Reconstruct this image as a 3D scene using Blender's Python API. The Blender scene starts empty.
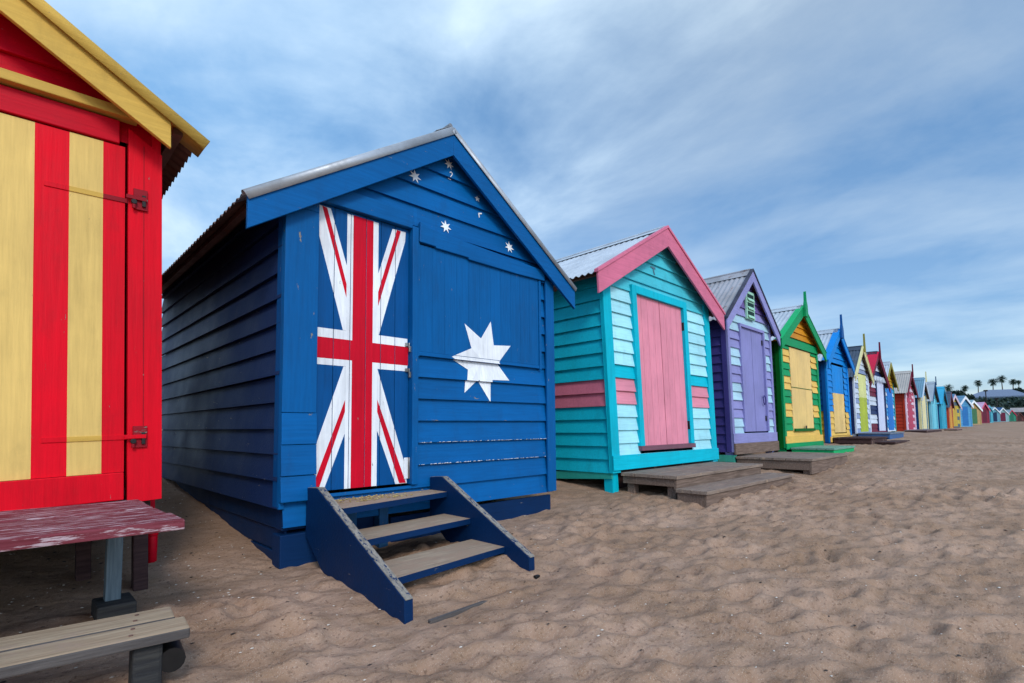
import bpy, bmesh, math, random
import numpy as np
from mathutils import Vector, Matrix, noise as mnoise
random.seed(4); RNG = np.random.default_rng(4)
S = bpy.context.scene
COL = S.collection
# ------------------------------------------------------------------ camera
cd = bpy.data.cameras.new('Camera'); cam = bpy.data.objects.new('Camera', cd); COL.objects.link(cam)
yaw, pitch, roll = .795, .0673, -.009
fw = Vector((math.cos(yaw)*math.cos(pitch), math.sin(yaw)*math.cos(pitch), math.sin(pitch)))
rt = Vector((math.sin(yaw), -math.cos(yaw), 0)); up = rt.cross(fw)
r2 = rt*math.cos(roll)+up*math.sin(roll); u2 = up*math.cos(roll)-rt*math.sin(roll)
cam.matrix_world = Matrix(((r2.x, u2.x, -fw.x, 0), (r2.y, u2.y, -fw.y, 0), (r2.z, u2.z, -fw.z, .8), (0, 0, 0, 1)))
cd.sensor_width = 36; cd.lens = 516/1024*36; cd.shift_y = 52/1024; cd.clip_start = .05; cd.clip_end = 6000
S.camera = cam
# ------------------------------------------------------------------ light
SUN_AZ, SUN_EL = math.radians(203), math.radians(34)      # azimuth clockwise from +Y
S.view_settings.view_transform = 'Standard'; S.view_settings.look = 'None'
S.view_settings.gamma = 1; S.view_settings.exposure = 0.2
try: S.view_settings.use_curve_mapping = False
except Exception: pass
w = bpy.data.worlds.new('World'); S.world = w; w.use_nodes = True
nt = w.node_tree; N = nt.nodes; L = nt.links
for n in list(N): N.remove(n)
def nn(t, tree=None, **k):
    n = (tree or nt).nodes.new(t)
    for a, b in k.items(): setattr(n, a, b)
    return n
out = nn('ShaderNodeOutputWorld'); bg = nn('ShaderNodeBackground'); bg.inputs[1].default_value = .12
sky = nn('ShaderNodeTexSky', sky_type='NISHITA'); sky.sun_disc = False; sky.sun_elevation = SUN_EL; sky.sun_rotation = SUN_AZ
sky.air_density = 1.0; sky.dust_density = .6; sky.ozone_density = 3.0
tc = nn('ShaderNodeTexCoord'); sep = nn('ShaderNodeSeparateXYZ'); L.new(tc.outputs['Generated'], sep.inputs[0])
def mth(op, a=None, b=None, c=None, clamp=False, tree=None):
    t = tree or nt
    n = t.nodes.new('ShaderNodeMath'); n.operation = op; n.use_clamp = clamp
    for i, v in enumerate((a, b, c)):
        if v is None: continue
        if isinstance(v, (int, float)): n.inputs[i].default_value = v
        else: t.links.new(v, n.inputs[i])
    return n.outputs[0]
zz = mth('MAXIMUM', mth('ADD', sep.outputs[2], .13), .03)
px = mth('DIVIDE', sep.outputs[0], zz); py = mth('DIVIDE', sep.outputs[1], zz)
cmb = nn('ShaderNodeCombineXYZ'); L.new(px, cmb.inputs[0]); L.new(py, cmb.inputs[1])
def skynoise(scale, det, rough, loc, rot=0, sc=(1, 1, 1), dist=0.0):
    mp = nn('ShaderNodeMapping'); mp.inputs[1].default_value = loc; mp.inputs[2].default_value = (0, 0, rot); mp.inputs[3].default_value = sc
    L.new(cmb.outputs[0], mp.inputs[0])
    n = nn('ShaderNodeTexNoise'); n.inputs['Scale'].default_value = scale; n.inputs['Detail'].default_value = det
    n.inputs['Roughness'].default_value = rough; n.inputs['Distortion'].default_value = dist
    L.new(mp.outputs[0], n.inputs['Vector']); return n.outputs[0]
big = skynoise(.30, 3, .5, (3.1, 1.7, 0), .35, (1, .8, 1), .2)
mid = skynoise(1.25, 7, .56, (3.6, 8.1, 0), .35, (1, .8, 1), .3)
fine = skynoise(3.2, 6, .6, (1.3, 5.2, 0), .3, (1, .65, 1), .3)
dens = mth('ADD', mth('ADD', mth('MULTIPLY', big, .45), mth('MULTIPLY', mid, .42)), mth('MULTIPLY', fine, .14))
# cloud cover thins down the beach (+X)
side = mth('MULTIPLY', mth('SUBTRACT', sep.outputs[1], sep.outputs[0]), .26)
dens2 = mth('ADD', dens, side)
cov = nn('ShaderNodeMapRange', interpolation_type='SMOOTHSTEP'); cov.inputs[1].default_value = .40; cov.inputs[2].default_value = .66
cov.inputs[3].default_value = .42; cov.inputs[4].default_value = .97; L.new(dens2, cov.inputs[0])
cr = nn('ShaderNodeValToRGB'); L.new(mth('ADD', mth('ADD', mth('MULTIPLY', mid, .55), mth('MULTIPLY', big, .35)), mth('MULTIPLY', fine, .16)), cr.inputs[0])
e = cr.color_ramp.elements; e[0].position = .43; e[0].color = (1.5, 3.4, 6.2, 1); e[1].position = .64; e[1].color = (6.0, 7.5, 8.8, 1)
mx = nn('ShaderNodeMixRGB'); L.new(cov.outputs[0], mx.inputs[0]); sks = nn('ShaderNodeVectorMath', operation='SCALE'); L.new(sky.outputs[0], sks.inputs[0]); sks.inputs['Scale'].default_value = 1.05; L.new(sks.outputs[0], mx.inputs[1]); L.new(cr.outputs[0], mx.inputs[2])
sdir = nn('ShaderNodeCombineXYZ')
for i_, v_ in enumerate((math.sin(SUN_AZ)*math.cos(SUN_EL), math.cos(SUN_AZ)*math.cos(SUN_EL), math.sin(SUN_EL))): sdir.inputs[i_].default_value = v_
dt = nn('ShaderNodeVectorMath', operation='DOT_PRODUCT'); L.new(tc.outputs['Generated'], dt.inputs[0]); L.new(sdir.outputs[0], dt.inputs[1])
gl = nn('ShaderNodeMapRange', interpolation_type='SMOOTHSTEP'); gl.inputs[1].default_value = .05; gl.inputs[2].default_value = 1.0; gl.inputs[3].default_value = 1.0; gl.inputs[4].default_value = 1.7
L.new(dt.outputs['Value'], gl.inputs[0])
vs = nn('ShaderNodeVectorMath', operation='SCALE'); L.new(mx.outputs[0], vs.inputs[0]); L.new(gl.outputs[0], vs.inputs['Scale'])
L.new(vs.outputs[0], bg.inputs[0]); L.new(bg.outputs[0], out.inputs[0])
sd = bpy.data.lights.new('Sun', 'SUN'); sun = bpy.data.objects.new('Sun', sd); COL.objects.link(sun)
sd.energy = 1.5; sd.angle = math.radians(14); sd.color = (1, .95, .88)
sv = Vector((math.sin(SUN_AZ)*math.cos(SUN_EL), math.cos(SUN_AZ)*math.cos(SUN_EL), math.sin(SUN_EL)))
sun.rotation_euler = sv.to_track_quat('Z', 'Y').to_euler()

# ------------------------------------------------------------------ materials
def lin(c):
    if isinstance(c, str): c = tuple(int(c[i:i+2], 16)/255 for i in (0, 2, 4))
    return tuple((v/12.92 if v <= .04045 else ((v+.055)/1.055)**2.4) for v in c)
def newmat(name):
    m = bpy.data.materials.new(name); m.use_nodes = True
    t = m.node_tree; b = t.nodes['Principled BSDF']; return m, t, b
def mixc(t, f, a, b, mode='MIX'):
    n = t.nodes.new('ShaderNodeMixRGB'); n.blend_type = mode
    for i, v in enumerate((f, a, b)):
        if isinstance(v, (int, float)): n.inputs[i].default_value = v
        elif isinstance(v, tuple): n.inputs[i].default_value = (*v[:3], 1)
        else: t.links.new(v, n.inputs[i])
    return n.outputs[0]
def tnoise(t, scale, det=4, rough=.55, sc=(1, 1, 1), off=(0, 0, 0)):
    c = t.nodes.new('ShaderNodeTexCoord'); mp = t.nodes.new('ShaderNodeMapping')
    mp.inputs[1].default_value = off; mp.inputs[3].default_value = sc
    t.links.new(c.outputs['Object'], mp.inputs[0]); n = t.nodes.new('ShaderNodeTexNoise')
    n.inputs['Scale'].default_value = scale; n.inputs['Detail'].default_value = det; n.inputs['Roughness'].default_value = rough
    t.links.new(mp.outputs[0], n.inputs['Vector']); return n.outputs[0]
def mrange(t, v, a, b, c=0., d=1., smooth=True):
    n = t.nodes.new('ShaderNodeMapRange')
    if smooth: n.interpolation_type = 'SMOOTHSTEP'
    for i, x in enumerate((a, b, c, d)): n.inputs[i+1].default_value = x
    t.links.new(v, n.inputs[0]); return n.outputs[0]
def bump(t, b, h, strength, dist):
    n = t.nodes.new('ShaderNodeBump'); n.inputs['Strength'].default_value = strength; n.inputs['Distance'].default_value = dist
    t.links.new(h, n.inputs['Height']); t.links.new(n.outputs[0], b.inputs['Normal'])
_pm = {}
def paint(hexc, grain='x', wear=.1, rough=.5, under='8a8378'):
    """painted timber: faint brush marks, each board a little different, grime and chips down to grey wood"""
    key = (hexc, grain, wear, rough, under)
    if key in _pm: return _pm[key]
    m, t, b = newmat('paint_'+hexc); c = lin(hexc)
    st = (1.2, 22, 22) if grain == 'x' else ((22, 22, 1.2) if grain == 'z' else (22, 1.2, 22))
    g = tnoise(t, 3, 6, .6, st); blot = tnoise(t, 2.3, 5, .6, off=(3, 1, 8)); grime = tnoise(t, 9, 6, .7, (1, 1, .35), (9, 2, 4))
    geo = t.nodes.new('ShaderNodeNewGeometry')
    v = mth('ADD', mth('ADD', mth('MULTIPLY', mth('SUBTRACT', blot, .5, tree=t), .5, tree=t),
            mth('MULTIPLY', mth('SUBTRACT', g, .5, tree=t), .5, tree=t), tree=t),
            mth('MULTIPLY', mth('SUBTRACT', geo.outputs['Random Per Island'], .5, tree=t), .14, tree=t), tree=t)
    hsv = t.nodes.new('ShaderNodeHueSaturation'); hsv.inputs['Color'].default_value = (*c, 1)
    t.links.new(mth('ADD', v, 1.0, tree=t), hsv.inputs['Value'])
    col = mixc(t, mrange(t, grime, .5, .78, 0, .4), hsv.outputs[0], tuple(x*.55+.006 for x in c))
    chip = tnoise(t, 8, 8, .72, (1, 1, 3.4) if grain != 'z' else (3.4, 3.4, 1), (1, 7, 2))
    lo = .735-wear*.55
    cm = mrange(t, chip, lo, lo+.02)
    col = mixc(t, cm, col, lin(under))
    t.links.new(col, b.inputs['Base Color'])
    t.links.new(mrange(t, blot, .3, .7, rough-.06, rough+.14, False), b.inputs['Roughness'])
    b.inputs['Specular IOR Level'].default_value = .14
    hh = mth('SUBTRACT', mth('MULTIPLY', g, .6, tree=t), mth('MULTIPLY', cm, .5, tree=t), tree=t)
    bump(t, b, hh, .6, .005)
    _pm[key] = m; return m
def wood(name, a, b2, grain='x', paintc=None, pw=.5, sand=0.):
    m, t, b = newmat(name)
    st = (1, 16, 16) if grain == 'x' else ((16, 16, 1) if grain == 'z' else (16, 1, 16))
    g = tnoise(t, 4, 8, .65, st); bl = tnoise(t, 3, 5, .6, off=(4, 4, 1))
    geo = t.nodes.new('ShaderNodeNewGeometry')
    f = mth('ADD', mth('MULTIPLY', g, .9, tree=t), mth('MULTIPLY', geo.outputs['Random Per Island'], .22, tree=t), tree=t)
    col = mixc(t, mrange(t, f, .35, .75), lin(a), lin(b2))
    col = mixc(t, mrange(t, bl, .5, .75, 0, .45), col, tuple(x*.5 for x in lin(a)))
    if paintc:
        pn = tnoise(t, 5, 9, .7, tuple(x*.45+.6 for x in st) if False else ((1.6, 14, 14) if grain == 'x' else (14, 1.6, 14)), (2, 9, 3))
        col = mixc(t, mrange(t, pn, .5+(.5-pw)*.35-.03, .5+(.5-pw)*.35+.03), col, lin(paintc))
    if sand:
        sn = tnoise(t, 6, 9, .7, (1, 1.6, 1), (5, 3, 3))
        col = mixc(t, mrange(t, sn, .62-sand*.3, .74-sand*.3), col, lin('a58c76'))
    t.links.new(col, b.inputs['Base Color']); b.inputs['Roughness'].default_value = .8
    b.inputs['Specular IOR Level'].default_value = .2
    bump(t, b, g, .8, .006); return m
def metal(name, c, c2, rough=.45, metallic=.6, rust=.0):
    m, t, b = newmat(name)
    bl = tnoise(t, 3.5, 6, .65); st = tnoise(t, 6, 6, .6, (1, 1, .3), (4, 4, 4))
    col = mixc(t, mrange(t, bl, .35, .68), lin(c), lin(c2))
    if rust: col = mixc(t, mrange(t, st, .66-rust*.3, .8-rust*.3), col, lin('6b4028'))
    t.links.new(col, b.inputs['Base Color']); b.inputs['Metallic'].default_value = metallic
    t.links.new(mrange(t, bl, .3, .7, rough-.08, rough+.18), b.inputs['Roughness'])
    bump(t, b, bl, .2, .004); return m
ZINC = metal('zinc_roof', 'c9cfd5', 'aeb5bc', .5, .3)
ZINC_D = metal('dull_zinc', '8d8f92', '74777b', .5, .35, .2)
ZINC_L = metal('worn_zinc_capping', 'b2b6ba', '8f9296', .45, .4, .12)
ROOF_G = metal('weathered_grey_roof', 'a8a5a9', '918e90', .55, .2, .25)
ROOF_D = metal('dark_grey_roof', '4a5868', '3d4856', .5, .25)
RUST = metal('rusty_underside', '7c5b4e', '5f463c', .7, .1, .3)
IRON = metal('black_iron', '1e1c1c', '2c2826', .5, .5, .1)
STEEL = metal('steel', '9a9a98', '6f6c68', .4, .8, .1)
GREYW = wood('grey_deck_wood', '7a685c', '9c897a', 'x', sand=.25)
GREYW_F = wood('brown_deck_wood', '665449', '8a7466', 'x')
DARKW = wood('dark_maroon_wood', '3c2a2a', '553d3a', 'x', sand=.15)
PLANK = wood('bare_plank', '9a8268', 'bca488', 'x', sand=.3)
PLANK_E = wood('grey_plank_edge', '4b4644', '6b6460', 'x')
BENCH = wood('worn_maroon_bench', '6a2a32', '86404a', 'x', 'b59ca0', .36)
TREAD = wood('sandy_tread', '8d7a68', 'b8a188', 'x', sand=.6)

# ------------------------------------------------------------------ mesh builder
class MB:
    def __init__(s): s.v = []; s.f = []; s.m = []; s.mats = []; s.sm = []
    def mi(s, m):
        if m not in s.mats: s.mats.append(m)
        return s.mats.index(m)
    def poly(s, pts, m, smooth=False):
        k = len(s.v); s.v += [tuple(p) for p in pts]; s.f.append(tuple(range(k, k+len(pts)))); s.m.append(s.mi(m)); s.sm.append(smooth)
    def mesh(s, V, F, m, smooth=False):
        k = len(s.v); s.v += [tuple(p) for p in V]; i = s.mi(m)
        for f in F: s.f.append(tuple(a+k for a in f)); s.m.append(i); s.sm.append(smooth)
    def box(s, x0, x1, y0, y1, z0, z1, m, top=None):
        V = [(x0, y0, z0), (x1, y0, z0), (x1, y1, z0), (x0, y1, z0), (x0, y0, z1), (x1, y0, z1), (x1, y1, z1), (x0, y1, z1)]
        k = len(s.v); s.v += V
        for i, f in enumerate([(0, 3, 2, 1), (4, 5, 6, 7), (0, 1, 5, 4), (1, 2, 6, 5), (2, 3, 7, 6), (3, 0, 4, 7)]):
            s.f.append(tuple(a+k for a in f)); s.m.append(s.mi(top if (top and i == 1) else m)); s.sm.append(False)
    def prism(s, pts, y0, y1, m, axis='y', edge=None):
        """pts: outline in (x,z) [axis y] or (y,z) [axis x]"""
        n = len(pts)
        g = (lambda a, b, d: (a, d, b)) if axis == 'y' else (lambda a, b, d: (d, a, b))
        V = [g(a, b, y0) for a, b in pts]+[g(a, b, y1) for a, b in pts]
        F = [tuple(range(n)), tuple(range(2*n-1, n-1, -1))]
        s.mesh(V, F, m); k = len(s.v)-2*n; i = s.mi(edge or m)
        for j in range(n):
            s.f.append((k+j, k+(j+1) % n, k+n+(j+1) % n, k+n+j)); s.m.append(i); s.sm.append(False)
    def tube(s, a, b, r, m, n=10, r2=None):
        a, b = Vector(a), Vector(b); d = (b-a).normalized(); q = d.to_track_quat('Z', 'Y'); r2 = r if r2 is None else r2
        V = []
        for p, rr in ((a, r), (b, r2)):
            for i in range(n):
                t = 2*math.pi*i/n; V.append(p+q@Vector((rr*math.cos(t), rr*math.sin(t), 0)))
        s.mesh(V, [(i, (i+1) % n, n+(i+1) % n, n+i) for i in range(n)], m, True)
        s.mesh(V, [tuple(range(n-1, -1, -1)), tuple(range(n, 2*n))], m)
    def build(s, name, parent=None, bevel=0, loc=None):
        me = bpy.data.meshes.new(name); me.from_pydata(s.v, [], s.f)
        for m in s.mats: me.materials.append(m)
        me.polygons.foreach_set('material_index', s.m); me.polygons.foreach_set('use_smooth', s.sm)
        bm = bmesh.new(); bm.from_mesh(me); bmesh.ops.remove_doubles(bm, verts=bm.verts, dist=1e-6) if bevel else None
        bmesh.ops.recalc_face_normals(bm, faces=bm.faces); bm.to_mesh(me); bm.free()
        o = bpy.data.objects.new(name, me); COL.objects.link(o)
        if parent: o.parent = parent
        if loc: o.location = loc
        if bevel:
            b = o.modifiers.new('bevel', 'BEVEL'); b.width = bevel; b.segments = 2; b.limit_method = 'ANGLE'; b.angle_limit = math.radians(40)
        return o
def root(name, label, cat, loc=(0, 0, 0), rz=0, group=None, ry=0):
    o = bpy.data.objects.new(name, None); COL.objects.link(o); o.location = loc; o.rotation_euler = (0, ry, rz)
    o.empty_display_size = .2; o['label'] = label; o['category'] = cat
    if group: o['group'] = group
    return o
def clip(poly, a, b, c):
    """keep a*x+b*y<=c"""
    out = []
    for i in range(len(poly)):
        p, q = poly[i], poly[(i+1) % len(poly)]
        dp = a*p[0]+b*p[1]-c; dq = a*q[0]+b*q[1]-c
        if dp <= 1e-9: out.append(p)
        if (dp < -1e-9 and dq > 1e-9) or (dp > 1e-9 and dq < -1e-9):
            t = dp/(dp-dq); out.append((p[0]+t*(q[0]-p[0]), p[1]+t*(q[1]-p[1])))
    return out
def cliprect(poly, u0, u1, z0, z1):
    for a, b, c in ((-1, 0, -u0), (1, 0, u1), (0, -1, -z0), (0, 1, z1)):
        poly = clip(poly, a, b, c)
        if len(poly) < 3: return []
    ar = sum(poly[i][0]*poly[(i+1) % len(poly)][1]-poly[(i+1) % len(poly)][0]*poly[i][1] for i in range(len(poly)))
    return poly if abs(ar) > 1e-7 else []
TB, TT = .027, .004
def boards(mb, outline, opens, z0, bh, matf, mp, jit=0.0):
    """lapped weatherboards: outline convex in (u,z); mp(u,z,depth)->xyz with depth outward"""
    us = [p[0] for p in outline]; zs = [p[1] for p in outline]; ztop = max(zs)
    ub = sorted({min(us), max(us)} | {o[0] for o in opens} | {o[1] for o in opens})
    k = 0; z = z0; rr = random.Random(int(z0*1000)+len(outline))
    while z < ztop-1e-4:
        sag = 0.0
        zb = sorted({z, min(z+bh, ztop)} | {q for o in opens for q in o[2:] if z < q < z+bh}); m = matf(k, z+bh/2)
        b0 = TB+rr.uniform(-jit, jit); tl = rr.uniform(-1, 1)*jit*1.3; um = (us[0]+max(us))/2
        mp2 = (lambda u, q, d_, tl=tl: mp(u, q+tl*(u-um)*.8, d_))
        dep = lambda q: b0+(TT-b0)*(q-z)/bh
        for i in range(len(ub)-1):
            for j in range(len(zb)-1):
                cu, cz = (ub[i]+ub[i+1])/2, (zb[j]+zb[j+1])/2
                if any(o[0] < cu < o[1] and o[2] < cz < o[3] for o in opens): continue
                pl = cliprect(outline, ub[i], ub[i+1], zb[j], zb[j+1])
                if not pl: continue
                mb.poly([mp2(u, q, dep(q)) for u, q in pl], m)
                if j == 0:
                    lo = [p[0] for p in pl if p[1] < z+1e-5]
                    if len(lo) >= 2:
                        a, b = min(lo), max(lo)
                        mb.poly([mp2(a, z, b0), mp2(b, z, b0), mp2(b, z+.001, -.002), mp2(a, z+.001, -.002)], m)
        z += bh; k += 1
def decal(mb, tris, z0, bh, mp, m, opens=()):
    for tri in tris:
        zlo = min(p[1] for p in tri); zhi = max(p[1] for p in tri)
        if bh is None:
            mb.poly([mp(u, q, .0015) for u, q in tri], m); continue
        k = int((zlo-z0)//bh)
        while z0+k*bh < zhi:
            a = z0+k*bh; pl = cliprect(tri, -99, 99, a, a+bh)
            if pl: mb.poly([mp(u, q, TB+(TT-TB)*(q-a)/bh+.0045) for u, q in pl], m)
            k += 1
def fan(pts, c=None):
    if c is None: c = (sum(p[0] for p in pts)/len(pts), sum(p[1] for p in pts)/len(pts))
    return [[c, pts[i], pts[(i+1) % len(pts)]] for i in range(len(pts))]
def star(cx, cz, r, n=7, ri=.45, rot=math.pi/2):
    return [(cx+(r if i % 2 == 0 else r*ri)*math.cos(rot+math.pi*i/n), cz+(r if i % 2 == 0 else r*ri)*math.sin(rot+math.pi*i/n)) for i in range(2*n)]

# ------------------------------------------------------------------ ground
GX = [-60, -10, 1, 3.4, 4.4, 7.2, 10, 14, 20, 40, 55, 70, 82, 105, 122, 165, 250, 600]
GZ = [-.1, -.03, .02, .09, .14, .22, .32, .42, .48, .52, .55, .68, .80, .93, 1.08, 1.28, 1.66, 2.2]
def gbase(x, y):
    z = np.interp(x, GX, GZ)
    z = z + np.where(y > 3, np.minimum((y-3)*.11, .7)*np.clip(1-(x-12)/30, .0, 1), 0)
    z = z - np.where(y < 2.6, np.minimum((2.6-y)*.028, .6), 0)
    # sand lies a little higher along the near foreground, piled round the stair
    z = z - .045*np.exp(-((x-6.2)**2/6+(y-1.9)**2/.35))
    z = z - .045*np.exp(-((x-1.7)**2/1.2+(y-1.95)**2/.10))
    # sunk channel between first two huts
    return z
def fbm(x, y, sc, off, oct=4, r=.5):
    out = np.zeros_like(x); a = 1; f = sc
    for k in range(oct):
        n = np.array([mnoise.noise(Vector((px*f+off, py*f-off, off*.37+k*3.1))) for px, py in zip(x.ravel(), y.ravel())]).reshape(x.shape)
        out += a*n; a *= r; f *= 2.03
    return out
xs = np.concatenate([np.linspace(-1.6, 8, 520), 8+np.cumsum(np.linspace(.022, .28, 120))]); xs = np.unique(xs)
ys = np.concatenate([np.linspace(-3, -.8, 40)[:-1], np.linspace(-.8, 3.2, 230), np.linspace(3.24, 7.5, 66)])
XX, YY = np.meshgrid(xs, ys)
U = XX*.80-YY*.60; V = XX*.60+YY*.80
rid = lambda sc, off, o_: np.clip(.42-np.abs(fbm(U*.8, V*1.15, sc, off, o_, .5)), -.2, 1)
wp = fbm(XX, YY, 1.3, 21.7, 3, .55); wp2 = fbm(XX, YY, 2.9, 5.9, 2, .5)
ph = 2*math.pi*(V*3.6+.55*U+1.5*wp+.35*wp2); ph2 = 2*math.pi*(V*6.1-.9*U+1.9*wp2+3.0)
saw = lambda p_: np.abs(((p_/(2*math.pi)) % 1.0)-.32)/np.where(((p_/(2*math.pi)) % 1.0) < .32, .32, .68)      # lopsided crests
mod = np.clip(.5+1.1*fbm(XX, YY, .9, 44.4, 2), .1, 1.2); mod2 = np.clip(.4+1.3*fbm(XX, YY, 1.7, 61.1, 2), 0, 1.2)
d = .009*fbm(U*.6, V*1.3, 1.1, 3.3, 2) + .008*fbm(U*.7, V*1.6, 6.5, 9.1, 3, .6) + .008*rid(7.0, 15.1, 2) + .014*mod*saw(ph) + .010*mod2*saw(ph2)
# trodden dimples
pit = np.zeros_like(XX)
for i in range(3600):
    cx = RNG.uniform(-1.5, 16) if i > 2200 else RNG.uniform(.5, 7); cy = RNG.uniform(-2.9, 2.7)
    a = RNG.uniform(-.9, .3)-.3; lx = RNG.uniform(.035, .095); ly = lx*RNG.uniform(.42, .7); dp = RNG.uniform(.25, .45)*ly*RNG.uniform(.5, 1)
    if cx > 7: lx *= 1.4; ly *= 1.4
    i0, i1 = np.searchsorted(xs, [cx-.5, cx+.5]); j0, j1 = np.searchsorted(ys, [cy-.5, cy+.5])
    if i1 <= i0 or j1 <= j0: continue
    dx = XX[j0:j1, i0:i1]-cx; dy = YY[j0:j1, i0:i1]-cy
    p = dx*math.cos(a)+dy*math.sin(a); q = -dx*math.sin(a)+dy*math.cos(a); rr = (p/lx)**2+(q/ly)**2
    pit[j0:j1, i0:i1] += -dp*np.exp(-rr*np.maximum(rr, .3))+dp*.55*np.exp(-((np.sqrt(rr)-1.7)**2)/.3)
for i in range(9000):
    cx = RNG.uniform(-1, 7) if i > 2500 else RNG.uniform(-1, 14); cy = RNG.uniform(-2.4, 2.8); a = RNG.uniform(-1.0, .4); lx = RNG.uniform(.022, .055)*(1 if cx < 6 else 1.6); ly = lx*RNG.uniform(.5, .9); dp = RNG.uniform(.2, .38)*ly*RNG.choice([1, 1, -.7])
    i0, i1 = np.searchsorted(xs, [cx-.2, cx+.2]); j0, j1 = np.searchsorted(ys, [cy-.2, cy+.2])
    if i1 <= i0 or j1 <= j0: continue
    dx = XX[j0:j1, i0:i1]-cx; dy = YY[j0:j1, i0:i1]-cy; p = dx*math.cos(a)+dy*math.sin(a); q = -dx*math.sin(a)+dy*math.cos(a)
    pit[j0:j1, i0:i1] += -dp*np.exp(-(p/lx)**2-(q/ly)**2)
fade = np.clip((XX+1.6)/.8, 0, 1)*np.clip((7.5-YY)/1.5, 0, 1)*np.clip((xs[-1]-XX)/6, 0, 1)*np.clip((YY+3)/1.5, 0, 1)
fade = fade*(1-.75*np.exp(-((XX-1.27)/.22)**2-((YY-2.3)/.5)**2))*(1-.6*np.exp(-((XX-1.6)/.4)**2-((YY-1.87)/.14)**2))   # smoother where sand banks on the stair
ZZ = gbase(XX, YY)+(d+pit)*fade
def gz(x, y):
    if xs[0] < x < xs[-1] and ys[0] < y < ys[-1]:
        i = int(np.searchsorted(xs, x)); j = int(np.searchsorted(ys, y)); return float(ZZ[j, i])
    return float(gbase(np.array(x), np.array(y)))
# outer sand: grid continuing to the horizon
xo = np.concatenate([[-3000, -600, -150, -40, -12], xs, xs[-1]+np.cumsum(np.linspace(.4, 12, 60)), [700, 1200, 3000]])
yo = np.concatenate([[-3000, -600, -150, -60, -30, -15, -8, -5], ys, [8.5, 10, 13, 20, 40, 90, 200, 600, 3000]])
XO, YO = np.meshgrid(xo, yo); ZO = gbase(XO, YO)
ZO[8:8+len(ys), 5:5+len(xs)] = ZZ
ny_, nx_ = XO.shape
me = bpy.data.meshes.new('sand')
idx = np.arange(nx_*ny_).reshape(ny_, nx_)
F = np.stack([idx[:-1, :-1], idx[:-1, 1:], idx[1:, 1:], idx[1:, :-1]], -1).reshape(-1, 4)
me.vertices.add(nx_*ny_); me.vertices.foreach_set('co', np.stack([XO, YO, ZO], -1).ravel().astype(np.float32))
me.loops.add(F.size); me.loops.foreach_set('vertex_index', F.ravel().astype(np.int32))
me.polygons.add(len(F)); me.polygons.foreach_set('loop_start', np.arange(0, F.size, 4, dtype=np.int32)); me.polygons.foreach_set('loop_total', np.full(len(F), 4, dtype=np.int32))
me.polygons.foreach_set('use_smooth', np.ones(len(F), dtype=bool)); me.update(); me.validate()
sm, t, b = newmat('sand')
n1 = tnoise(t, 1.3, 5, .6); n2 = tnoise(t, 60, 3, .6); n3 = tnoise(t, 260, 2, .6); n4 = tnoise(t, 12, 6, .65, (.7, 1.3, 1), (3, 2, 1))
c = mixc(t, mrange(t, n1, .35, .65), lin('967861'), lin('ab8c76'))
c = mixc(t, mrange(t, n4, .42, .68, 0, .5), c, lin('8a6c52'))
c = mixc(t, mrange(t, n2, .54, .70, 0, .6), c, lin('604a3c'))
c = mixc(t, mrange(t, n3, .60, .70, 0, .5), c, lin('d8c8b8'))
t.links.new(c, b.inputs['Base Color']); b.inputs['Roughness'].default_value = .95; b.inputs['Specular IOR Level'].default_value = .1
hh = mth('ADD', mth('ADD', mth('MULTIPLY', n4, 1.0, tree=t), mth('MULTIPLY', n2, .16, tree=t), tree=t), mth('MULTIPLY', n3, .08, tree=t), tree=t)
bump(t, b, hh, .7, .02)
me.materials.append(sm)
o = bpy.data.objects.new('sand', me); COL.objects.link(o); o['kind'] = 'structure'
# loose bits on the sand: shells, dark weed
def litter(name, n, m, size, seed, label, flat=.4):
    r = random.Random(seed); mb = MB()
    for i in range(n):
        tt = r.random()**2.0; x = -.4+tt*13; y = r.uniform(-1.2, 3.4)
        if r.random() < .25: x = r.uniform(-.5, 1.1); y = r.uniform(2, 6)
        s = size*r.uniform(.4, 1.3)*(1+.06*x); z = gz(x, y); a = r.random()*6.28
        k = r.choice((5, 6, 7)); V = []
        for j in range(k):
            th = a+6.283*j/k; rr = s*r.uniform(.6, 1.1); V.append((x+rr*math.cos(th), y+rr*.6*math.sin(th), z+s*.05))
        V.append((x, y, z+s*flat)); V.append((x, y, z-s*.2))
        mb.mesh(V, [(j, (j+1) % k, k) for j in range(k)]+[((j+1) % k, j, k+1) for j in range(k)], m)
    o = mb.build(name); o['kind'] = 'stuff'; o['label'] = label; o['category'] = name.replace('_', ' '); return o
shm, t, b = newmat('shell'); b.inputs['Base Color'].default_value = (*lin('cfc4b6'), 1); b.inputs['Roughness'].default_value = .6
drm, t, b = newmat('weed'); b.inputs['Base Color'].default_value = (*lin('3a302a'), 1); b.inputs['Roughness'].default_value = .9
litter('shell_fragments', 1500, shm, .0070, 5, 'tiny white shell fragments scattered over the sand')
litter('dry_seaweed', 700, drm, .010, 8, 'small dark bits of dried weed scattered over the sand', .3)

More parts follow.
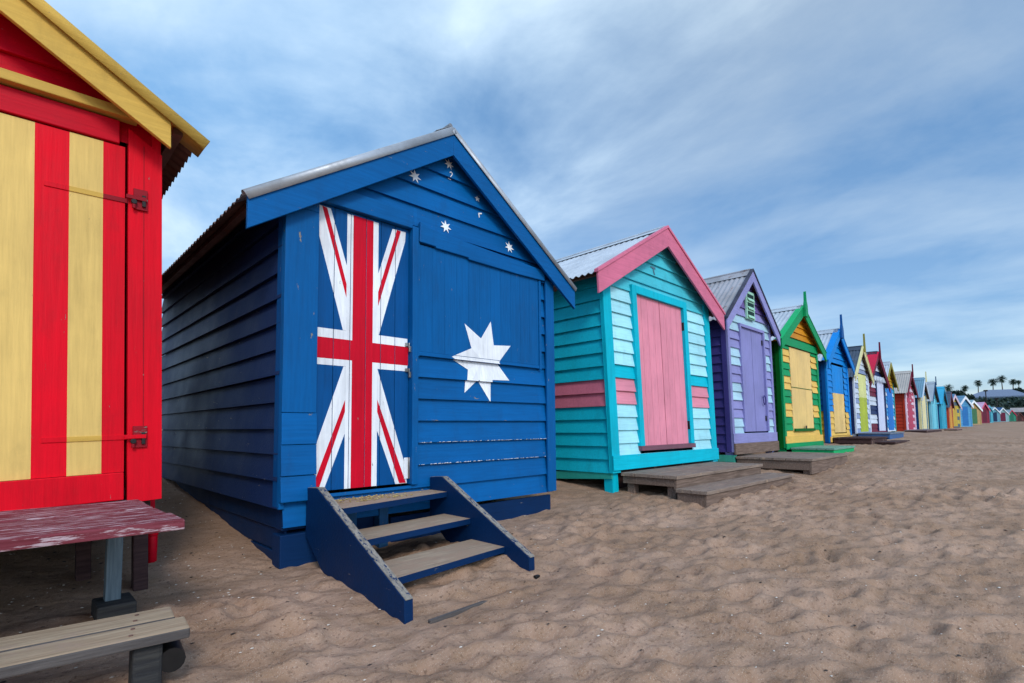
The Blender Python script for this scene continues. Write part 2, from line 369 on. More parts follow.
# ------------------------------------------------------------------ roof pieces
def roof_sheet(parent, w, xm, ycut, depth, za, slope, oh, m, under, corr=True, rear=.12):
    """two corrugated slopes; flutes run down the slope, wave along y"""
    per = .076; y0 = -ycut; y1 = depth+rear
    if corr:
        n = int((y1-y0)/per*corr); yy = [y0+(y1-y0)*i/n for i in range(n+1)]
        hz = [.0095*math.sin(2*math.pi*(v-y0)/per) for v in yy]
    else: yy = [y0, y1]; hz = [0, 0]
    half = w/2+oh; mb = MB()
    for s in (-1, 1):
        rows = []
        for f in (0.0, 1.0):
            x = xm+s*half*f
            for up_ in (0, 1):
                rows.append([(x, v, za-slope*half*f+h-(0 if up_ == 0 else .004 if corr else .02)) for v, h in zip(yy, hz)])
        k = len(yy); V = rows[0]+rows[1]+rows[2]+rows[3]
        top = [(i, i+1, 2*k+i+1, 2*k+i) for i in range(k-1)]; bot = [(k+i, 3*k+i, 3*k+i+1, k+i+1) for i in range(k-1)]
        rim = [(2*k+i, 2*k+i+1, 3*k+i+1, 3*k+i) for i in range(k-1)]+[(0, 2*k, 3*k, k), (k-1, 2*k-1, 4*k-1, 3*k-1)]
        mb.mesh(V, top, m, bool(corr)); mb.mesh(V, bot, under, bool(corr)); mb.mesh(V, rim, m)
    return mb.build('roof', parent)
def slope_pts(xm, half, za, slope, h, s, f0=0., f1=1., dz=0.):
    a = xm+s*half*f0; b = xm+s*half*f1
    return [(a, za+dz-slope*half*f0), (b, za+dz-slope*half*f1), (b, za+dz-slope*half*f1-h), (a, za+dz-slope*half*f0-h)]

def hut(label, x0, x1, y0, zg, P):
    """P: zb wall bottom, za apex, slope, oh side overhang, ohf front overhang, depth ..."""
    w = x1-x0; lod = P.get('lod', 0)
    R = root('beach_hut', label, 'beach hut', (x0, y0, zg), P.get('rz', 0), 'beach huts in a row along the sand', P.get('ry', 0))
    zb = P['zb']-zg; za = P['za']-zg; sl = P['slope']; oh = P.get('oh', .22); of = P.get('ohf', .16); dep = P.get('depth', 2.8)
    bh = P.get('bh', .134); xm = w/2; half = w/2+oh
    ru = lambda x: za-.03-sl*abs(x-xm)          # underside of roof
    fac = P['fac']; side = P['side']; cor = P['corner']; cw = P.get('cw', .09)
    fr = lambda u, z, dd: (u, -dd, z); ls = lambda u, z, dd: (-dd, u, z); rs = lambda u, z, dd: (w+dd, u, z)
    opens = [o for o in P.get('opens', [])]
    opens = [(a-x0, b-x0, c-zg, d-zg) for a, b, c, d in opens]
    gable = [(0, zb), (w, zb), (w, ru(w)), (xm, ru(xm)), (0, ru(0))]
    ztw = P.get('board0', zb)
    if ztw != zb: ztw -= zg
    mb = MB(); boards(mb, gable, opens, ztw, bh, (lambda k, z: fac(k, z+zg)) if callable(fac) else (lambda k, z: fac), fr, P.get('jit', 0.001))
    P['extra_front'](mb, fr, x0, zg, ztw, bh) if 'extra_front' in P else None
    # inner lining gives the wall a real thickness
    g2 = MB(); g2.prism([(.03, zb+.01), (w-.03, zb+.01), (w-.03, ru(w)-.0), (xm, ru(xm)-.01), (.03, ru(0))], dep-.03, dep, cor)
    F_ = mb.build('front_wall', R)
    zs = P.get('zbs', P['zb'])-zg
    sf = (lambda k, z: side(k, z+zg)) if callable(side) else (lambda k, z: side)
    for nm, mp, fl in (('left_wall', ls, 0), ('right_wall', rs, 1)):
        mb = MB(); boards(mb, [(0, zs), (dep, zs), (dep, ru(0)), (0, ru(0))], [], zs, bh, sf, mp, P.get('jit', .001)); mb.build('side_wall', R)
    g2.build('rear_wall', R)
    fl = MB(); fl.box(.02, w-.02, .02, dep-.02, zb+.02, zb+.06, DARKW); fl.build('floor', R)
    # corner boards (front pair wrap both faces)
    ct = P.get('ct', .034)
    for s in (0, 1):
        mb = MB(); xa = (-ct, cw) if s == 0 else (w-cw, w+ct)
        ztop = ru(0)-.005
        mb.prism([(xa[0], zs), (xa[1], zs), (xa[1], ru(xa[1])-.004), (xa[0], ru(xa[0])-.004)], -ct, -.001, P.get('cornerf', cor))
        a, b2 = (-ct, 0) if s == 0 else (w, w+ct)
        mb.box(a, b2, .0, P.get('cs', .07), zs, ru(a)-.01, P.get('corners', cor))
        mb.build('corner_board', R, bevel=.003 if lod < 1 else 0)
    # posts down to the sand
    if P.get('posts', True):
        for (px, pz) in ((.0, .0), (w-.1, 0), (0, dep-.1), (w-.1, dep-.1)):
            mb = MB(); mb.box(px, px+.1, pz+.004, pz+.104, -.35, zb+.02, P.get('postm', cor)); mb.build('foot_post', R)
    corr = {0: 8, 1: 6, 2: 0}[lod]
    roof_sheet(R, w, xm, of, dep, za, sl, oh, P['roof'], P.get('under', RUST), corr)
    if lod < 2:
        for s in (-1, 1):
            for f in (.3, .62, .93):
                mb = MB(); x = xm+s*half*f; z = za-sl*half*f-.014; mb.box(x-.02, x+.02, -of+.03, dep, z-.045, z-.002 - (sl*.02), P.get('under_wood', RUST)); mb.build('purlin', R)
    # ridge cap
    mb = MB(); rm = P.get('ridge', P['roof'])
    for s in (-1, 1): mb.prism([(xm, za+.022), (xm+s*.13, za+.022-sl*.13), (xm+s*.13, za+.018-sl*.13), (xm, za+.016)], -of+.01, dep+.12, rm)
    mb.tube((xm, -of+.012, za+.022), (xm, dep+.12, za+.022), .018, rm, 8); mb.build('ridge_cap', R)
    # barge boards
    hb = P.get('hb', .17); bt = .024; yb = -of
    bl = P.get('barge_f', 1.0)
    if hb:
        for s in (-1, 1):
            mb = MB(); pts = slope_pts(xm, half, za, sl, hb, s, 0., bl, P.get('bdz', .0))
            mb.prism(pts, yb-bt, yb, P['barge']); mb.build('barge_board', R, bevel=.003 if lod < 2 else 0)
    cap = P.get('cap')
    if cap == 'roll':     # folded metal barge capping with a rolled top
        rr = P.get('rollr', .026)
        for s in (-1, 1):
            mb = MB(); n = 7
            a = Vector((xm, 0, za+P.get('bdz', 0))); b_ = Vector((xm+s*half*1.0, 0, za+P.get('bdz', 0)-sl*half)); dr = (b_-a).normalized(); up_ = Vector((-dr.z*s, 0, dr.x*s)); up_ = up_ if up_.z > 0 else -up_
            prof = [(rr*math.cos(q), rr*math.sin(q)) for q in [math.pi*i/n for i in range(n+1)]]
            prof = [(-y_+0, z_) for y_, z_ in prof]
            prof = [(-rr-.004, -.035)]+prof+[(rr, .0), (.14, -.0)]
            V = []
            for e_ in (a, b_+dr*.02):
                for (yy_, zz_) in prof: V.append((e_.x+up_.x*zz_, yb-.01+yy_, e_.z+up_.z*zz_+.008))
            k = len(prof)
            mb.mesh(V, [(i, i+1, k+i+1, k+i) for i in range(k-1)], P['capm'], True); ob = mb.build('barge_capping', R)
            so = ob.modifiers.new('thick', 'SOLIDIFY'); so.thickness = .003
    elif cap == 'strip':  # broad painted flashing over the front of the roof
        cwid = P.get('stripw', .34)
        for s in (-1, 1):
            mb = MB(); pts = slope_pts(xm, half+.015, za, sl, .008, s, 0, 1, .022)
            mb.prism(pts, yb-bt-.006, yb+cwid, P['capm']); mb.build('barge_capping', R)
    elif cap == 'edge':
        for s in (-1, 1):
            mb = MB(); pts = slope_pts(xm, half+.015, za, sl, .03, s, 0, 1, .03)
            mb.prism(pts, yb-bt-.012, yb+.012, P['capm']); mb.build('barge_capping', R)
    if 'finial' in P:
        fh, fm = P['finial']; mb = MB(); fw_ = P.get('finw', .05)
        mb.prism([(xm-fw_, za-hb-.03), (xm+fw_, za-hb-.03), (xm+fw_*.75, za+.02), (xm+.022, za+fh*.35), (xm+.006, za+fh), (xm-.006, za+fh), (xm-.022, za+fh*.35), (xm-fw_*.75, za+.02)], yb-bt-.045, yb-bt-.003, fm)
        mb.build('finial', R)
    if 'base' in P:      # (z0,z1,mat,proud) fascia boards along the foot of the front
        for (a, b_, m, pr) in P['base']:
            mb = MB(); mb.box(-ct-.004, w+ct+.004, -ct-pr, -ct-.001, a-zg, b_-zg, m); mb.build('base_board', R, bevel=.004 if lod < 1 else 0)
    if 'door' in P:
        D = P['door']; a, b_, c_, d_ = D['r'][0]-x0, D['r'][1]-x0, D['r'][2]-zg, D['r'][3]-zg
        leaves = D.get('leaves', 1); yd = D.get('y', -.012); n = D.get('n', 3)
        for lf in range(leaves):
            la = a+(b_-a)*lf/leaves; lb = a+(b_-a)*(lf+1)/leaves
            mb = MB()
            for i in range(n):
                p0 = la+(lb-la)*i/n+(.002 if i else (.012 if lf else 0)); p1 = la+(lb-la)*(i+1)/n-.002
                if 'zsplit' in D: 
                    zsx, mlow = D['zsplit']; zsx -= zg
                    mb.box(p0, p1, yd, yd+.02, c_, zsx, mlow); mb.box(p0, p1, yd, yd+.02, zsx, d_, D['m'])
                else: mb.box(p0, p1, yd, yd+.02, c_, d_, D['m'][i % len(D['m'])] if isinstance(D['m'], list) else D['m'])
            if 'paint' in D and lf == 0: D['paint'](mb, la, lb, n, yd, x0, zg)
            mb.box(la, lb, yd+.02, yd+.03, c_, d_, D.get('back', DARKW))
            do = mb.build('door', R)
            if 'furn' in D: D['furn'](do, la, lb, c_, d_, yd, lf)
        if 'frame' in D:
            fm, fw_, fp = D['frame'][:3]; mb = MB()
            mb.box(a-fw_, a-.001, -fp, .02, c_, d_+fw_, fm); mb.box(b_+.001, b_+fw_, -fp, .02, c_, d_+fw_, fm); mb.box(a, b_, -fp, .02, d_+.001, d_+fw_-.001, fm)
            if D.get('sill'): mb.box(a-fw_, b_+fw_, -fp-.012, .02, c_-.05, c_-.001, D['sill'])
            mb.build('door_frame', R, bevel=.003 if lod < 1 else 0)
    lean = P.get('lean', 0)
    if lean:
        for o_ in R.children_recursive:
            co = np.empty(len(o_.data.vertices)*3, dtype=np.float32); o_.data.vertices.foreach_get('co', co); co = co.reshape(-1, 3)
            co[:, 0] -= lean*co[:, 2]; o_.data.vertices.foreach_set('co', co.ravel())
    return R

def deck(name, label, x0, x1, y0, y1, zt, zg, top, fasc, n=5, fh=.14, along='x', thick=.032, group=None, legs=True, rz=0, cat='deck', nose=.02):
    R = root(name, label, cat, (x0, y0, zg), rz, group); w = x1-x0; d = y1-y0; z = zt-zg
    r = random.Random(int(x0*100))
    for i in range(n):
        mb = MB()
        a, b = (d*i/n+.003, d*(i+1)/n-.003); k0 = r.uniform(-.008, .004); k1 = r.uniform(-.004, .01)
        mb.box(k0, w+k1, a, b, z-thick, z+r.uniform(-.002, .002), fasc if False else top); mb.build('board', R, bevel=.003)
    if fh:
        mb = MB(); mb.box(nose, w-nose, nose, nose+.03, z-thick-fh, z-thick-.001, fasc); mb.build('front_fascia', R, bevel=.003)
        for s in (nose, w-nose-.03):
            mb = MB(); mb.box(s, s+.03, nose+.031, d-.01, z-thick-fh*.72, z-thick-.001, fasc); mb.build('side_fascia', R, bevel=.003)
    if legs:
        for px in (nose+.032, w-nose-.11):
            for py in (nose+.032, d-.12):
                mb = MB(); mb.box(px, px+.08, py, py+.08, -.2, z-thick-.002, fasc); mb.build('leg', R, bevel=.003)
    return R
def strap(parent, xa, xb, y, z, m, h=.035, padlock=True, name='hinge'):
    mb = MB(); mb.box(xa, xb, y-.006, y, z-h/2, z+h/2, m)
    for q in (.15, .5, .85): mb.tube((xa+(xb-xa)*q, y-.01, z), (xa+(xb-xa)*q, y-.004, z), .007, m, 8)
    return mb.build(name, parent, bevel=.0015)

# ------------------------------------------------------------------ 1  red and yellow hut
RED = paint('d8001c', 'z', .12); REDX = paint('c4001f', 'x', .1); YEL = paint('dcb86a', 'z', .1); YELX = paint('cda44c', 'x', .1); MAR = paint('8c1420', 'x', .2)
def red_furn(o, la, lb, c, d, yd, lf):
    if lf != 1: return
    for z, m in ((1.915, 0), (.80, 1)):
        zz_ = z-zg1
        mb = MB(); c0 = -RX0
        for xa, xb, mm in ((.10, .183, RED), (.183, .302, YELX), (.302, .40, MAR if m == 0 else RED)): mb.box(xa+c0, xb+c0, yd-.007, yd-.001, zz_-.011, zz_+.011, mm)
        mb.build('hinge', o, bevel=.001)
zg1 = 0.0; RX0, RX1 = -1.79, .497
R1 = hut('red and yellow vertically striped beach hut cut by the left picture edge', RX0, RX1, 3.0, zg1, dict(
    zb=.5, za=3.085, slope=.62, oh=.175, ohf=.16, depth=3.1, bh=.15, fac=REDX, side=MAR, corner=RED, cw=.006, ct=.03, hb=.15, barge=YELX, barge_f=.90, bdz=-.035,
    roof=ZINC_D, cap='roll', capm=YELX, rollr=.034, opens=[(RX0+.15, .399, .49, 2.2)], ry=-.03,
    door=dict(r=(-1.63, .388, .52, 2.175), leaves=2, n=1, m=RED, y=-.03, furn=red_furn), postm=MAR, posts=False))
for dx in list(R1.children):
    if dx.name.split('.')[0] == 'door': # rebuild leaves as planks painted in bands
        bpy.data.objects.remove(dx, do_unlink=True) if False else None
xl = lambda x: x-RX0
R1.location.z = -.09; R1.location.x += .035
# painted bands on the leaf planks (the planks themselves change colour)
edges = [-1.60, -1.50, -1.385, -1.27, -1.155, -1.04, -.925, -.81, -.695, -.58, -.47, -.36, -.255, -.15, -.04, .069, .183, .302, .384]
dl = [o for o in R1.children if o.name.split('.')[0] == 'door']
for o_, rng in zip(dl, ((0, 9), (9, 18))):
    mb = MB(); a0 = xl(edges[rng[0]]); b0 = xl(edges[rng[1]])
    for k in range(rng[0], rng[1]):
        m = RED if (17-k) % 2 == 0 else YEL
        mb.box(xl(edges[k])+(.001 if k == rng[0] else 0), xl(edges[k+1]), -.032, -.01, .641, 2.174, m)
    mb.box(a0, b0, -.009, .0, .52, 2.174, DARKW)
    me2 = bpy.data.meshes.new('door'); tmp = mb.build('x_tmp'); o_.data = tmp.data; bpy.data.objects.remove(tmp)
    mb = MB(); mb.box(a0+.002, b0-.002, -.052, -.0335, .515, .64, RED); mb.build('bottom_rail', o_, bevel=.004)
mb = MB(); mb.box(xl(-1.62), xl(.362), -.045, .0, 2.18, 2.29, REDX); mb.build('header_board', R1, bevel=.004)
mb = MB(); mb.prism([(xl(-1.64), 2.297), (xl(.43), 2.297), (xl(.37), 2.342), (xl(-1.6), 2.342)], -.085, -.02, YELX); mb.build('gable_trim', R1, bevel=.004)
mb = MB(); mb.prism([(xl(.396), .495), (xl(.53), .5), (xl(.53), 2.18), (xl(.396), 2.27)], -.038, .02, RED)
mb.prism([(xl(.455), .8), (xl(.458), .8), (xl(.458), 2.2), (xl(.455), 2.2)], -.0395, -.038, MAR); mb.build('jamb_board', R1, bevel=.004)
mb = MB(); mb.box(xl(-1.79), xl(-1.63), -.038, .02, .495, 2.28, RED); mb.build('jamb_board', R1, bevel=.004)
for z in (1.93, .80):
    mb = MB(); x = xl(.435); mb.box(x-.02, x+.035, -.05, -.0385, z-.05, z+.05, MAR); mb.box(x+.012, x+.026, -.062, -.0505, z-.035, z+.02, IRON)
    mb.box(x-.05, x+.03, -.064, -.0505, z-.008, z+.01, RED if z < 1 else MAR); mb.tube((x-.02, -.058, z-.05), (x-.02, -.058, z-.02), .008, MAR, 8); mb.tube((x-.02, -.068, z-.02), (x-.02, -.052, z-.02), .012, IRON, 8)
    mb.build('bolt_latch', R1, bevel=.0015)
POSTB = wood('pale_blue_grey_post', '5d6a70', '7c8a90', 'z'); BASEB = wood('dark_footing', '2c2c2e', '43423f', 'x')
for (px, py, m) in ((.44, .10, DARKW), (-1.7, .1, MAR), (.45, 2.8, DARKW), (-1.7, 2.8, DARKW), (.25, .40, DARKW), (-.9, .3, DARKW)):
    mb = MB(); mb.box(xl(px), xl(px)+.06, py, py+.06, -.4, .5, m); mb.build('foot_post', R1, bevel=.004)
mb = MB(); mb.box(xl(-1.75), xl(.5), .05, .12, .36, .5, DARKW); mb.box(xl(-1.75), xl(.5), 2.9, 2.97, .36, .5, DARKW); mb.box(xl(.42), xl(.49), .12, 2.9, .38, .5, DARKW); mb.build('floor_beam', R1)
mb = MB(); mb.box(xl(.50), xl(.54), .17, .20, .16, .50, REDX); mb.tube((xl(.525), .155, .30), (xl(.525), .155, .17), .024, REDX, 10, .02)
mb.tube((xl(.525), .155, .42), (xl(.525), .155, .30), .016, REDX, 10, .028); mb.build('hold_down_strap', R1, bevel=.003)
# bench-like landing of worn maroon planks
B = root('plank_bench', 'worn maroon plank bench with flaking paint below red hut doors', 'bench', (-1.7, 2.14, 0))
for i in range(4):
    y_ = [0, .225, .44, .655, .862]; mb = MB(); mb.box(0, 2.17+(.0, -.01, -.02, -.012)[i], y_[i]+.003, y_[i+1]-.003, .452, .488-(i % 2)*.003, BENCH); mb.build('plank', B, bevel=.004)
for x in (.3, 2.03):
    mb = MB(); mb.box(x, x+.055, .66, .72, .07, .45, POSTB); mb.build('leg', B, bevel=.004)
    mb = MB(); mb.box(x-.035, x+.10, .58, .76, -.05, .085, BASEB); mb.build('foot_block', B, bevel=.008)
mb = MB(); mb.box(.25, 2.07, .725, .76, .36, .45, DARKW); mb.build('rail', B)
ST = root('plank_step', 'low bare two plank step in front of the worn maroon bench', 'step', (-1.5, 2.05, -.0), -.10)
for i, (a, b) in enumerate(((.0, .130), (.144, .275))):
    mb = MB()
    mb.box(0, 1.915 if i else 1.94, a, b, .168, .2, PLANK_E, PLANK); mb.build('plank', ST, bevel=.006)
for x in (.3, 1.80):
    mb = MB(); mb.box(x, x+.075, .03, .2, -.12, .163, BASEB); mb.build('post', ST, bevel=.01)
    mb = MB(); mb.tube((x+.10, .04, .10), (x+.10, .20, .10), .036, IRON, 14); mb.build('drum', ST)
    for q in (.035, .095, .175, .235):
        mb = MB(); mb.tube((x-.01+q*.12, q, .2005), (x-.01+q*.12, q, .2025), .006, RUST, 8); mb.build('bolt_head', ST)

# ------------------------------------------------------------------ 2  blue hut with flag
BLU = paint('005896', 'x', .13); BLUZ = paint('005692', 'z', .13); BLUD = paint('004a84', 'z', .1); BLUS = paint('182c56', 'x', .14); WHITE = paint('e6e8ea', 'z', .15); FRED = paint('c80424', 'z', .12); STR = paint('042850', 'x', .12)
BX0, BX1, zg2 = 1.125, 3.40, 0.03
FLAG = dict(
 TLw=[(1.321, 2.169), (1.384, 2.167), (1.493, 1.830), (1.493, 1.417), (1.473, 1.417), (1.313, 1.976), (1.310, 2.169)],
 TLr=[(1.328, 2.168), (1.360, 2.164), (1.493, 1.711), (1.493, 1.625)],
 TRw=[(1.819, 2.155), (1.923, 2.159), (1.919, 2.093), (1.722, 1.417), (1.714, 1.417), (1.714, 1.824)],
 TRr=[(1.853, 2.156), (1.884, 2.154), (1.714, 1.606), (1.714, 1.702)],
 BLw=[(1.480, 1.192), (1.305, .689), (1.305, .459), (1.363, .440), (1.493, .777), (1.493, 1.192)],
 BLr=[(1.493, .986), (1.305, .490), (1.305, .462), (1.336, .459), (1.493, .912)],
 BRw=[(1.714, 1.192), (1.923, .572), (1.941, .440), (1.853, .440), (1.714, .795)],
 BRr=[(1.714, .994), (1.933, .442), (1.881, .444), (1.714, .915)],
 Hw=[(1.302, 1.193), (1.94, 1.193), (1.94, 1.416), (1.302, 1.416)],
 Vw=[(1.493, .440), (1.714, .440), (1.714, 2.166), (1.493, 2.166)],
 Hr=[(1.303, 1.233), (1.945, 1.233), (1.945, 1.360), (1.303, 1.360)],
 Vr=[(1.535, .440), (1.676, .440), (1.676, 2.166), (1.535, 2.166)])
def flagpaint(mb, la, lb, n, yd, x0, zg):
    for nm, dd in (('TLw', 1), ('TRw', 1), ('BLw', 1), ('BRw', 1), ('Hw', 1.5), ('Vw', 1.8), ('TLr', 2.2), ('TRr', 2.2), ('BLr', 2.2), ('BRr', 2.2), ('Hr', 2.6), ('Vr', 3.0)):
        P_ = [(x-x0, z-zg) for x, z in FLAG[nm]]
        tr = fan(P_) if nm in ('TLw', 'TRw', 'BLw', 'BRw') else [P_]
        for T_ in tr:
            for i in range(n):
                p0 = la+(lb-la)*i/n+(.002 if i else 0); p1 = la+(lb-la)*(i+1)/n-.002
                q = cliprect(T_, p0, p1, -9, 9)
                if q: mb.poly([(u, yd-.0006*dd, z) for u, z in q], FRED if nm[-1] == 'r' else WHITE)
def blue_furn(o, la, lb, c, d, yd, lf):
    for z in (1.375, 1.20):
        z -= zg2; mb = MB(); mb.box(lb-.03, lb+.02, yd-.014, yd-.004, z-.012, z+.012, STEEL); mb.box(lb-.012, lb+.012, yd-.03, yd-.0145, z-.05, z-.012, STEEL)
        mb.tube((lb-.008, yd-.022, z-.012), (lb-.008, yd-.022, z+.012), .003, STEEL, 6); mb.tube((lb+.008, yd-.022, z-.012), (lb+.008, yd-.022, z+.012), .003, STEEL, 6); mb.build('padlock', o, bevel=.002)
    mb = MB(); z = .55-zg2; mb.box(lb-.035, lb+.012, yd-.009, yd-.003, z-.08, z+.06, WHITE); mb.tube((lb-.0, yd-.012, z-.08), (lb-.0, yd-.012, z+.06), .008, STEEL, 8); mb.build('hinge', o, bevel=.0015)
STARS = [((2.290, 2.775), .045, 7), ((1.985, 2.573), .052, 7), ((2.255, 2.285), .052, 7), ((2.908, 2.290), .052, 7), ((2.562, 2.592), .028, 5)]
BIG = [(x_-.035, z_) for x_, z_ in [(2.454, 1.584), (2.615, 1.490), (2.717, 1.636), (2.747, 1.451), (2.932, 1.466), (2.800, 1.322), (2.922, 1.184), (2.738, 1.178), (2.712, 1.003), (2.601, 1.170), (2.461, 1.066), (2.498, 1.242), (2.331, 1.323), (2.520, 1.405)]]
def digit2(cx, cz, h):
    p = [(-.3, .5), (-.1, .72), (.2, .72), (.34, .5), (.3, .2), (-.3, -.62), (-.34, -.75), (.36, -.75)]
    tr = []
    for i in range(len(p)-1):
        a = Vector(p[i]); b = Vector(p[i+1]); dd = (b-a).normalized(); n_ = Vector((-dd.y, dd.x))*.09
        tr.append([tuple(Vector((cx, cz))+h*v*.66) for v in (a-n_-dd*.03, b-n_+dd*.03, b+n_+dd*.03, a+n_-dd*.03)])
    return tr
def blue_extra(mb, fr, x0, zg, z0, bh):
    for (cx, cz), r_, n in STARS:
        decal(mb, fan(star(cx-x0, cz-zg, r_, n, .42 if n == 7 else .45), (cx-x0, cz-zg)), z0, bh, fr, WHITE)
    c = (2.605-x0, 1.315-zg)
    tr = [cliprect(t_, -9, 9, -9, 1.309-zg) for t_ in fan([(x-x0, z-zg) for x, z in BIG], c)]
    decal(mb, [t_ for t_ in tr if t_], z0, bh, fr, WHITE)
    decal(mb, digit2(2.30-x0, 2.69-zg, .05), z0, bh, fr, WHITE)
    # fragment of the second digit
    for q in ([(2.575, 2.485), (2.615, 2.497), (2.615, 2.486), (2.58, 2.474)], [(2.575, 2.485), (2.587, 2.485), (2.587, 2.45), (2.58, 2.446)]):
        decal(mb, [[(x-x0, z-zg) for x, z in q]], z0, bh, fr, WHITE)
    # flaked white edges on two of the lower boards
    r = random.Random(3)
    for zc in (z0+zg+.15*3, z0+zg+.15*2):
        for i in range(70):
            x = r.uniform(2.02, 3.33); wd = r.uniform(.004, .03); q = [(x-x0, zc-zg+.0005), (x+wd-x0, zc-zg+.0005), (x+wd*.8-x0, zc-zg+r.uniform(.003, .008)), (x+wd*.1-x0, zc-zg+.004)]
            decal(mb, [q], z0, bh, fr, WHITE)
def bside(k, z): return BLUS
R2 = hut('blue beach hut with Union Jack door and white stars on weatherboards', BX0, BX1, 3.0, zg2, dict(
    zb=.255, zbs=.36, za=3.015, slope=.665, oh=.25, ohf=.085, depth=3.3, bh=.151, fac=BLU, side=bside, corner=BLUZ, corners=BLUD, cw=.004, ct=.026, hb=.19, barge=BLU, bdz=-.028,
    roof=RUST, ridge=ZINC_D, cap='roll', capm=ZINC_L, rollr=.022, jit=.003, opens=[(1.295, 1.985, .425, 2.19), (2.01, 3.24, 1.335, 2.10)], extra_front=blue_extra,
    door=dict(r=(1.303, 1.95, .44, 2.18), n=6, m=BLUD, y=-.004, paint=flagpaint, furn=blue_furn), posts=False))
X = lambda x: x-BX0; Zz = lambda z: z-zg2
mb = MB(); mb.box(-.026, X(1.296), -.044, -.0265, Zz(.90), Zz(2.10), BLUZ); mb.prism([(-.026, Zz(2.101)), (X(1.296), Zz(2.101)), (X(1.296), Zz(2.21)), (-.026, Zz(2.055)+.06)], -.044, -.0265, BLUZ)
for i, (a, b) in enumerate(((.72, .897), (.545, .717), (.40, .542))): mb.prism([(-.050-.004*i, Zz(a)), (-.044, Zz(b)), (-.0265, Zz(b)), (-.0265, Zz(a))], -.026, X(1.30), BLU, 'x')
mb.build('corner_panel', R2, bevel=.003)
mb = MB(); mb.box(X(1.952), X(2.0), -.052, .02, Zz(.43), Zz(2.2), BLUZ); mb.build('door_jamb', R2, bevel=.003)
mb = MB(); mb.prism([(X(1.29), Zz(2.183)), (X(1.955), Zz(2.183)), (X(1.955), Zz(2.30)), (X(1.42), Zz(2.30))], -.047, .0, BLU); mb.build('door_header', R2, bevel=.004)
# shutter flap, tongue and groove
mb = MB(); n = 11
for i in range(n):
    a = 2.015+(3.235-2.015)*i/n; b = 2.015+(3.235-2.015)*(i+1)/n; mb.box(X(a), X(b)-.0015, -.034, -.012, Zz(1.335), Zz(2.09), BLUZ)
mb.box(X(2.015), X(3.235), -.0115, .0, Zz(1.335), Zz(2.09), BLUD)
for t_ in fan([(X(x), Zz(z)) for x, z in BIG], (X(2.605), Zz(1.315))):
    q = cliprect(t_, -9, 9, Zz(1.337), 9)
    if q: mb.poly([(u, -.0355, z) for u, z in q], WHITE)
sh = mb.build('shutter', R2)
mb = MB(); mb.box(X(2.01), X(3.24), -.038, 0, Zz(1.308), Zz(1.333), BLU); mb.box(X(3.237), X(3.262), -.042, 0, Zz(1.30), Zz(2.08), BLUZ); mb.box(X(2.001), X(2.0135), -.042, 0, Zz(1.30), Zz(2.2), BLUZ)
for t_ in fan([(X(x), Zz(z)) for x, z in BIG], (X(2.605), Zz(1.315))):
    q = cliprect(t_, -9, 9, Zz(1.3085), Zz(1.3325))
    if q: mb.poly([(u, -.0395, z) for u, z in q], WHITE)
mb.build('shutter_frame', R2)
mb = MB(); mb.prism([(X(2.003), Zz(2.10)), (X(2.14), Zz(2.098)), (X(2.145), Zz(2.088)), (X(2.44), Zz(2.086)), (X(2.45), Zz(2.073)), (X(2.95), Zz(2.068)), (X(3.30), Zz(2.075)), (X(3.30), Zz(2.165)), (X(2.13), Zz(2.215)), (X(2.01), Zz(2.245))], -.058, -.03, BLU)
mb.build('shutter_header', R2, bevel=.005)
mb = MB(); mb.box(X(3.32), X(3.425), -.048, -.028, Zz(.26), Zz(2.09), BLUZ); mb.build('corner_panel', R2, bevel=.003)
mb = MB(); mb.box(.7, X(3.40), .0, .03, -.2, Zz(.225), STR); mb.build('plinth_board', R2, bevel=.004)
mb = MB(); mb.box(.004, .2, .0, .10, Zz(.235), Zz(.385), STR); mb.box(-.012, .22, -.02, .10, -.15, Zz(.215), STR); mb.box(.22, .7, .04, .07, -.15, Zz(.38), STR); mb.build('footing_block', R2, bevel=.006)
mb = MB()
for k in range(3): mb.prism([(.03, Zz(.36)-.13*(k+1)+.003), (3.2, Zz(.36)-.13*(k+1)+.003), (3.2, Zz(.36)-.13*k), (.03, Zz(.36)-.13*k)], .018+.012*(k % 2), .045, STR, 'x')
mb.build('skirt_boards', R2, bevel=.004)
for py in (.9, 3.0):
    mb = MB(); mb.box(2.05, 2.15, py, py+.1, -.3, Zz(.27), STR); mb.build('foot_post', R2)
for a_ in (1.50, 1.72):
    mb = MB(); mb.box(X(a_), X(a_+.065), -.035, .035, -.2, Zz(.36), paint('2a5a86', 'z', .2)); mb.build('foot_post', R2, bevel=.003)
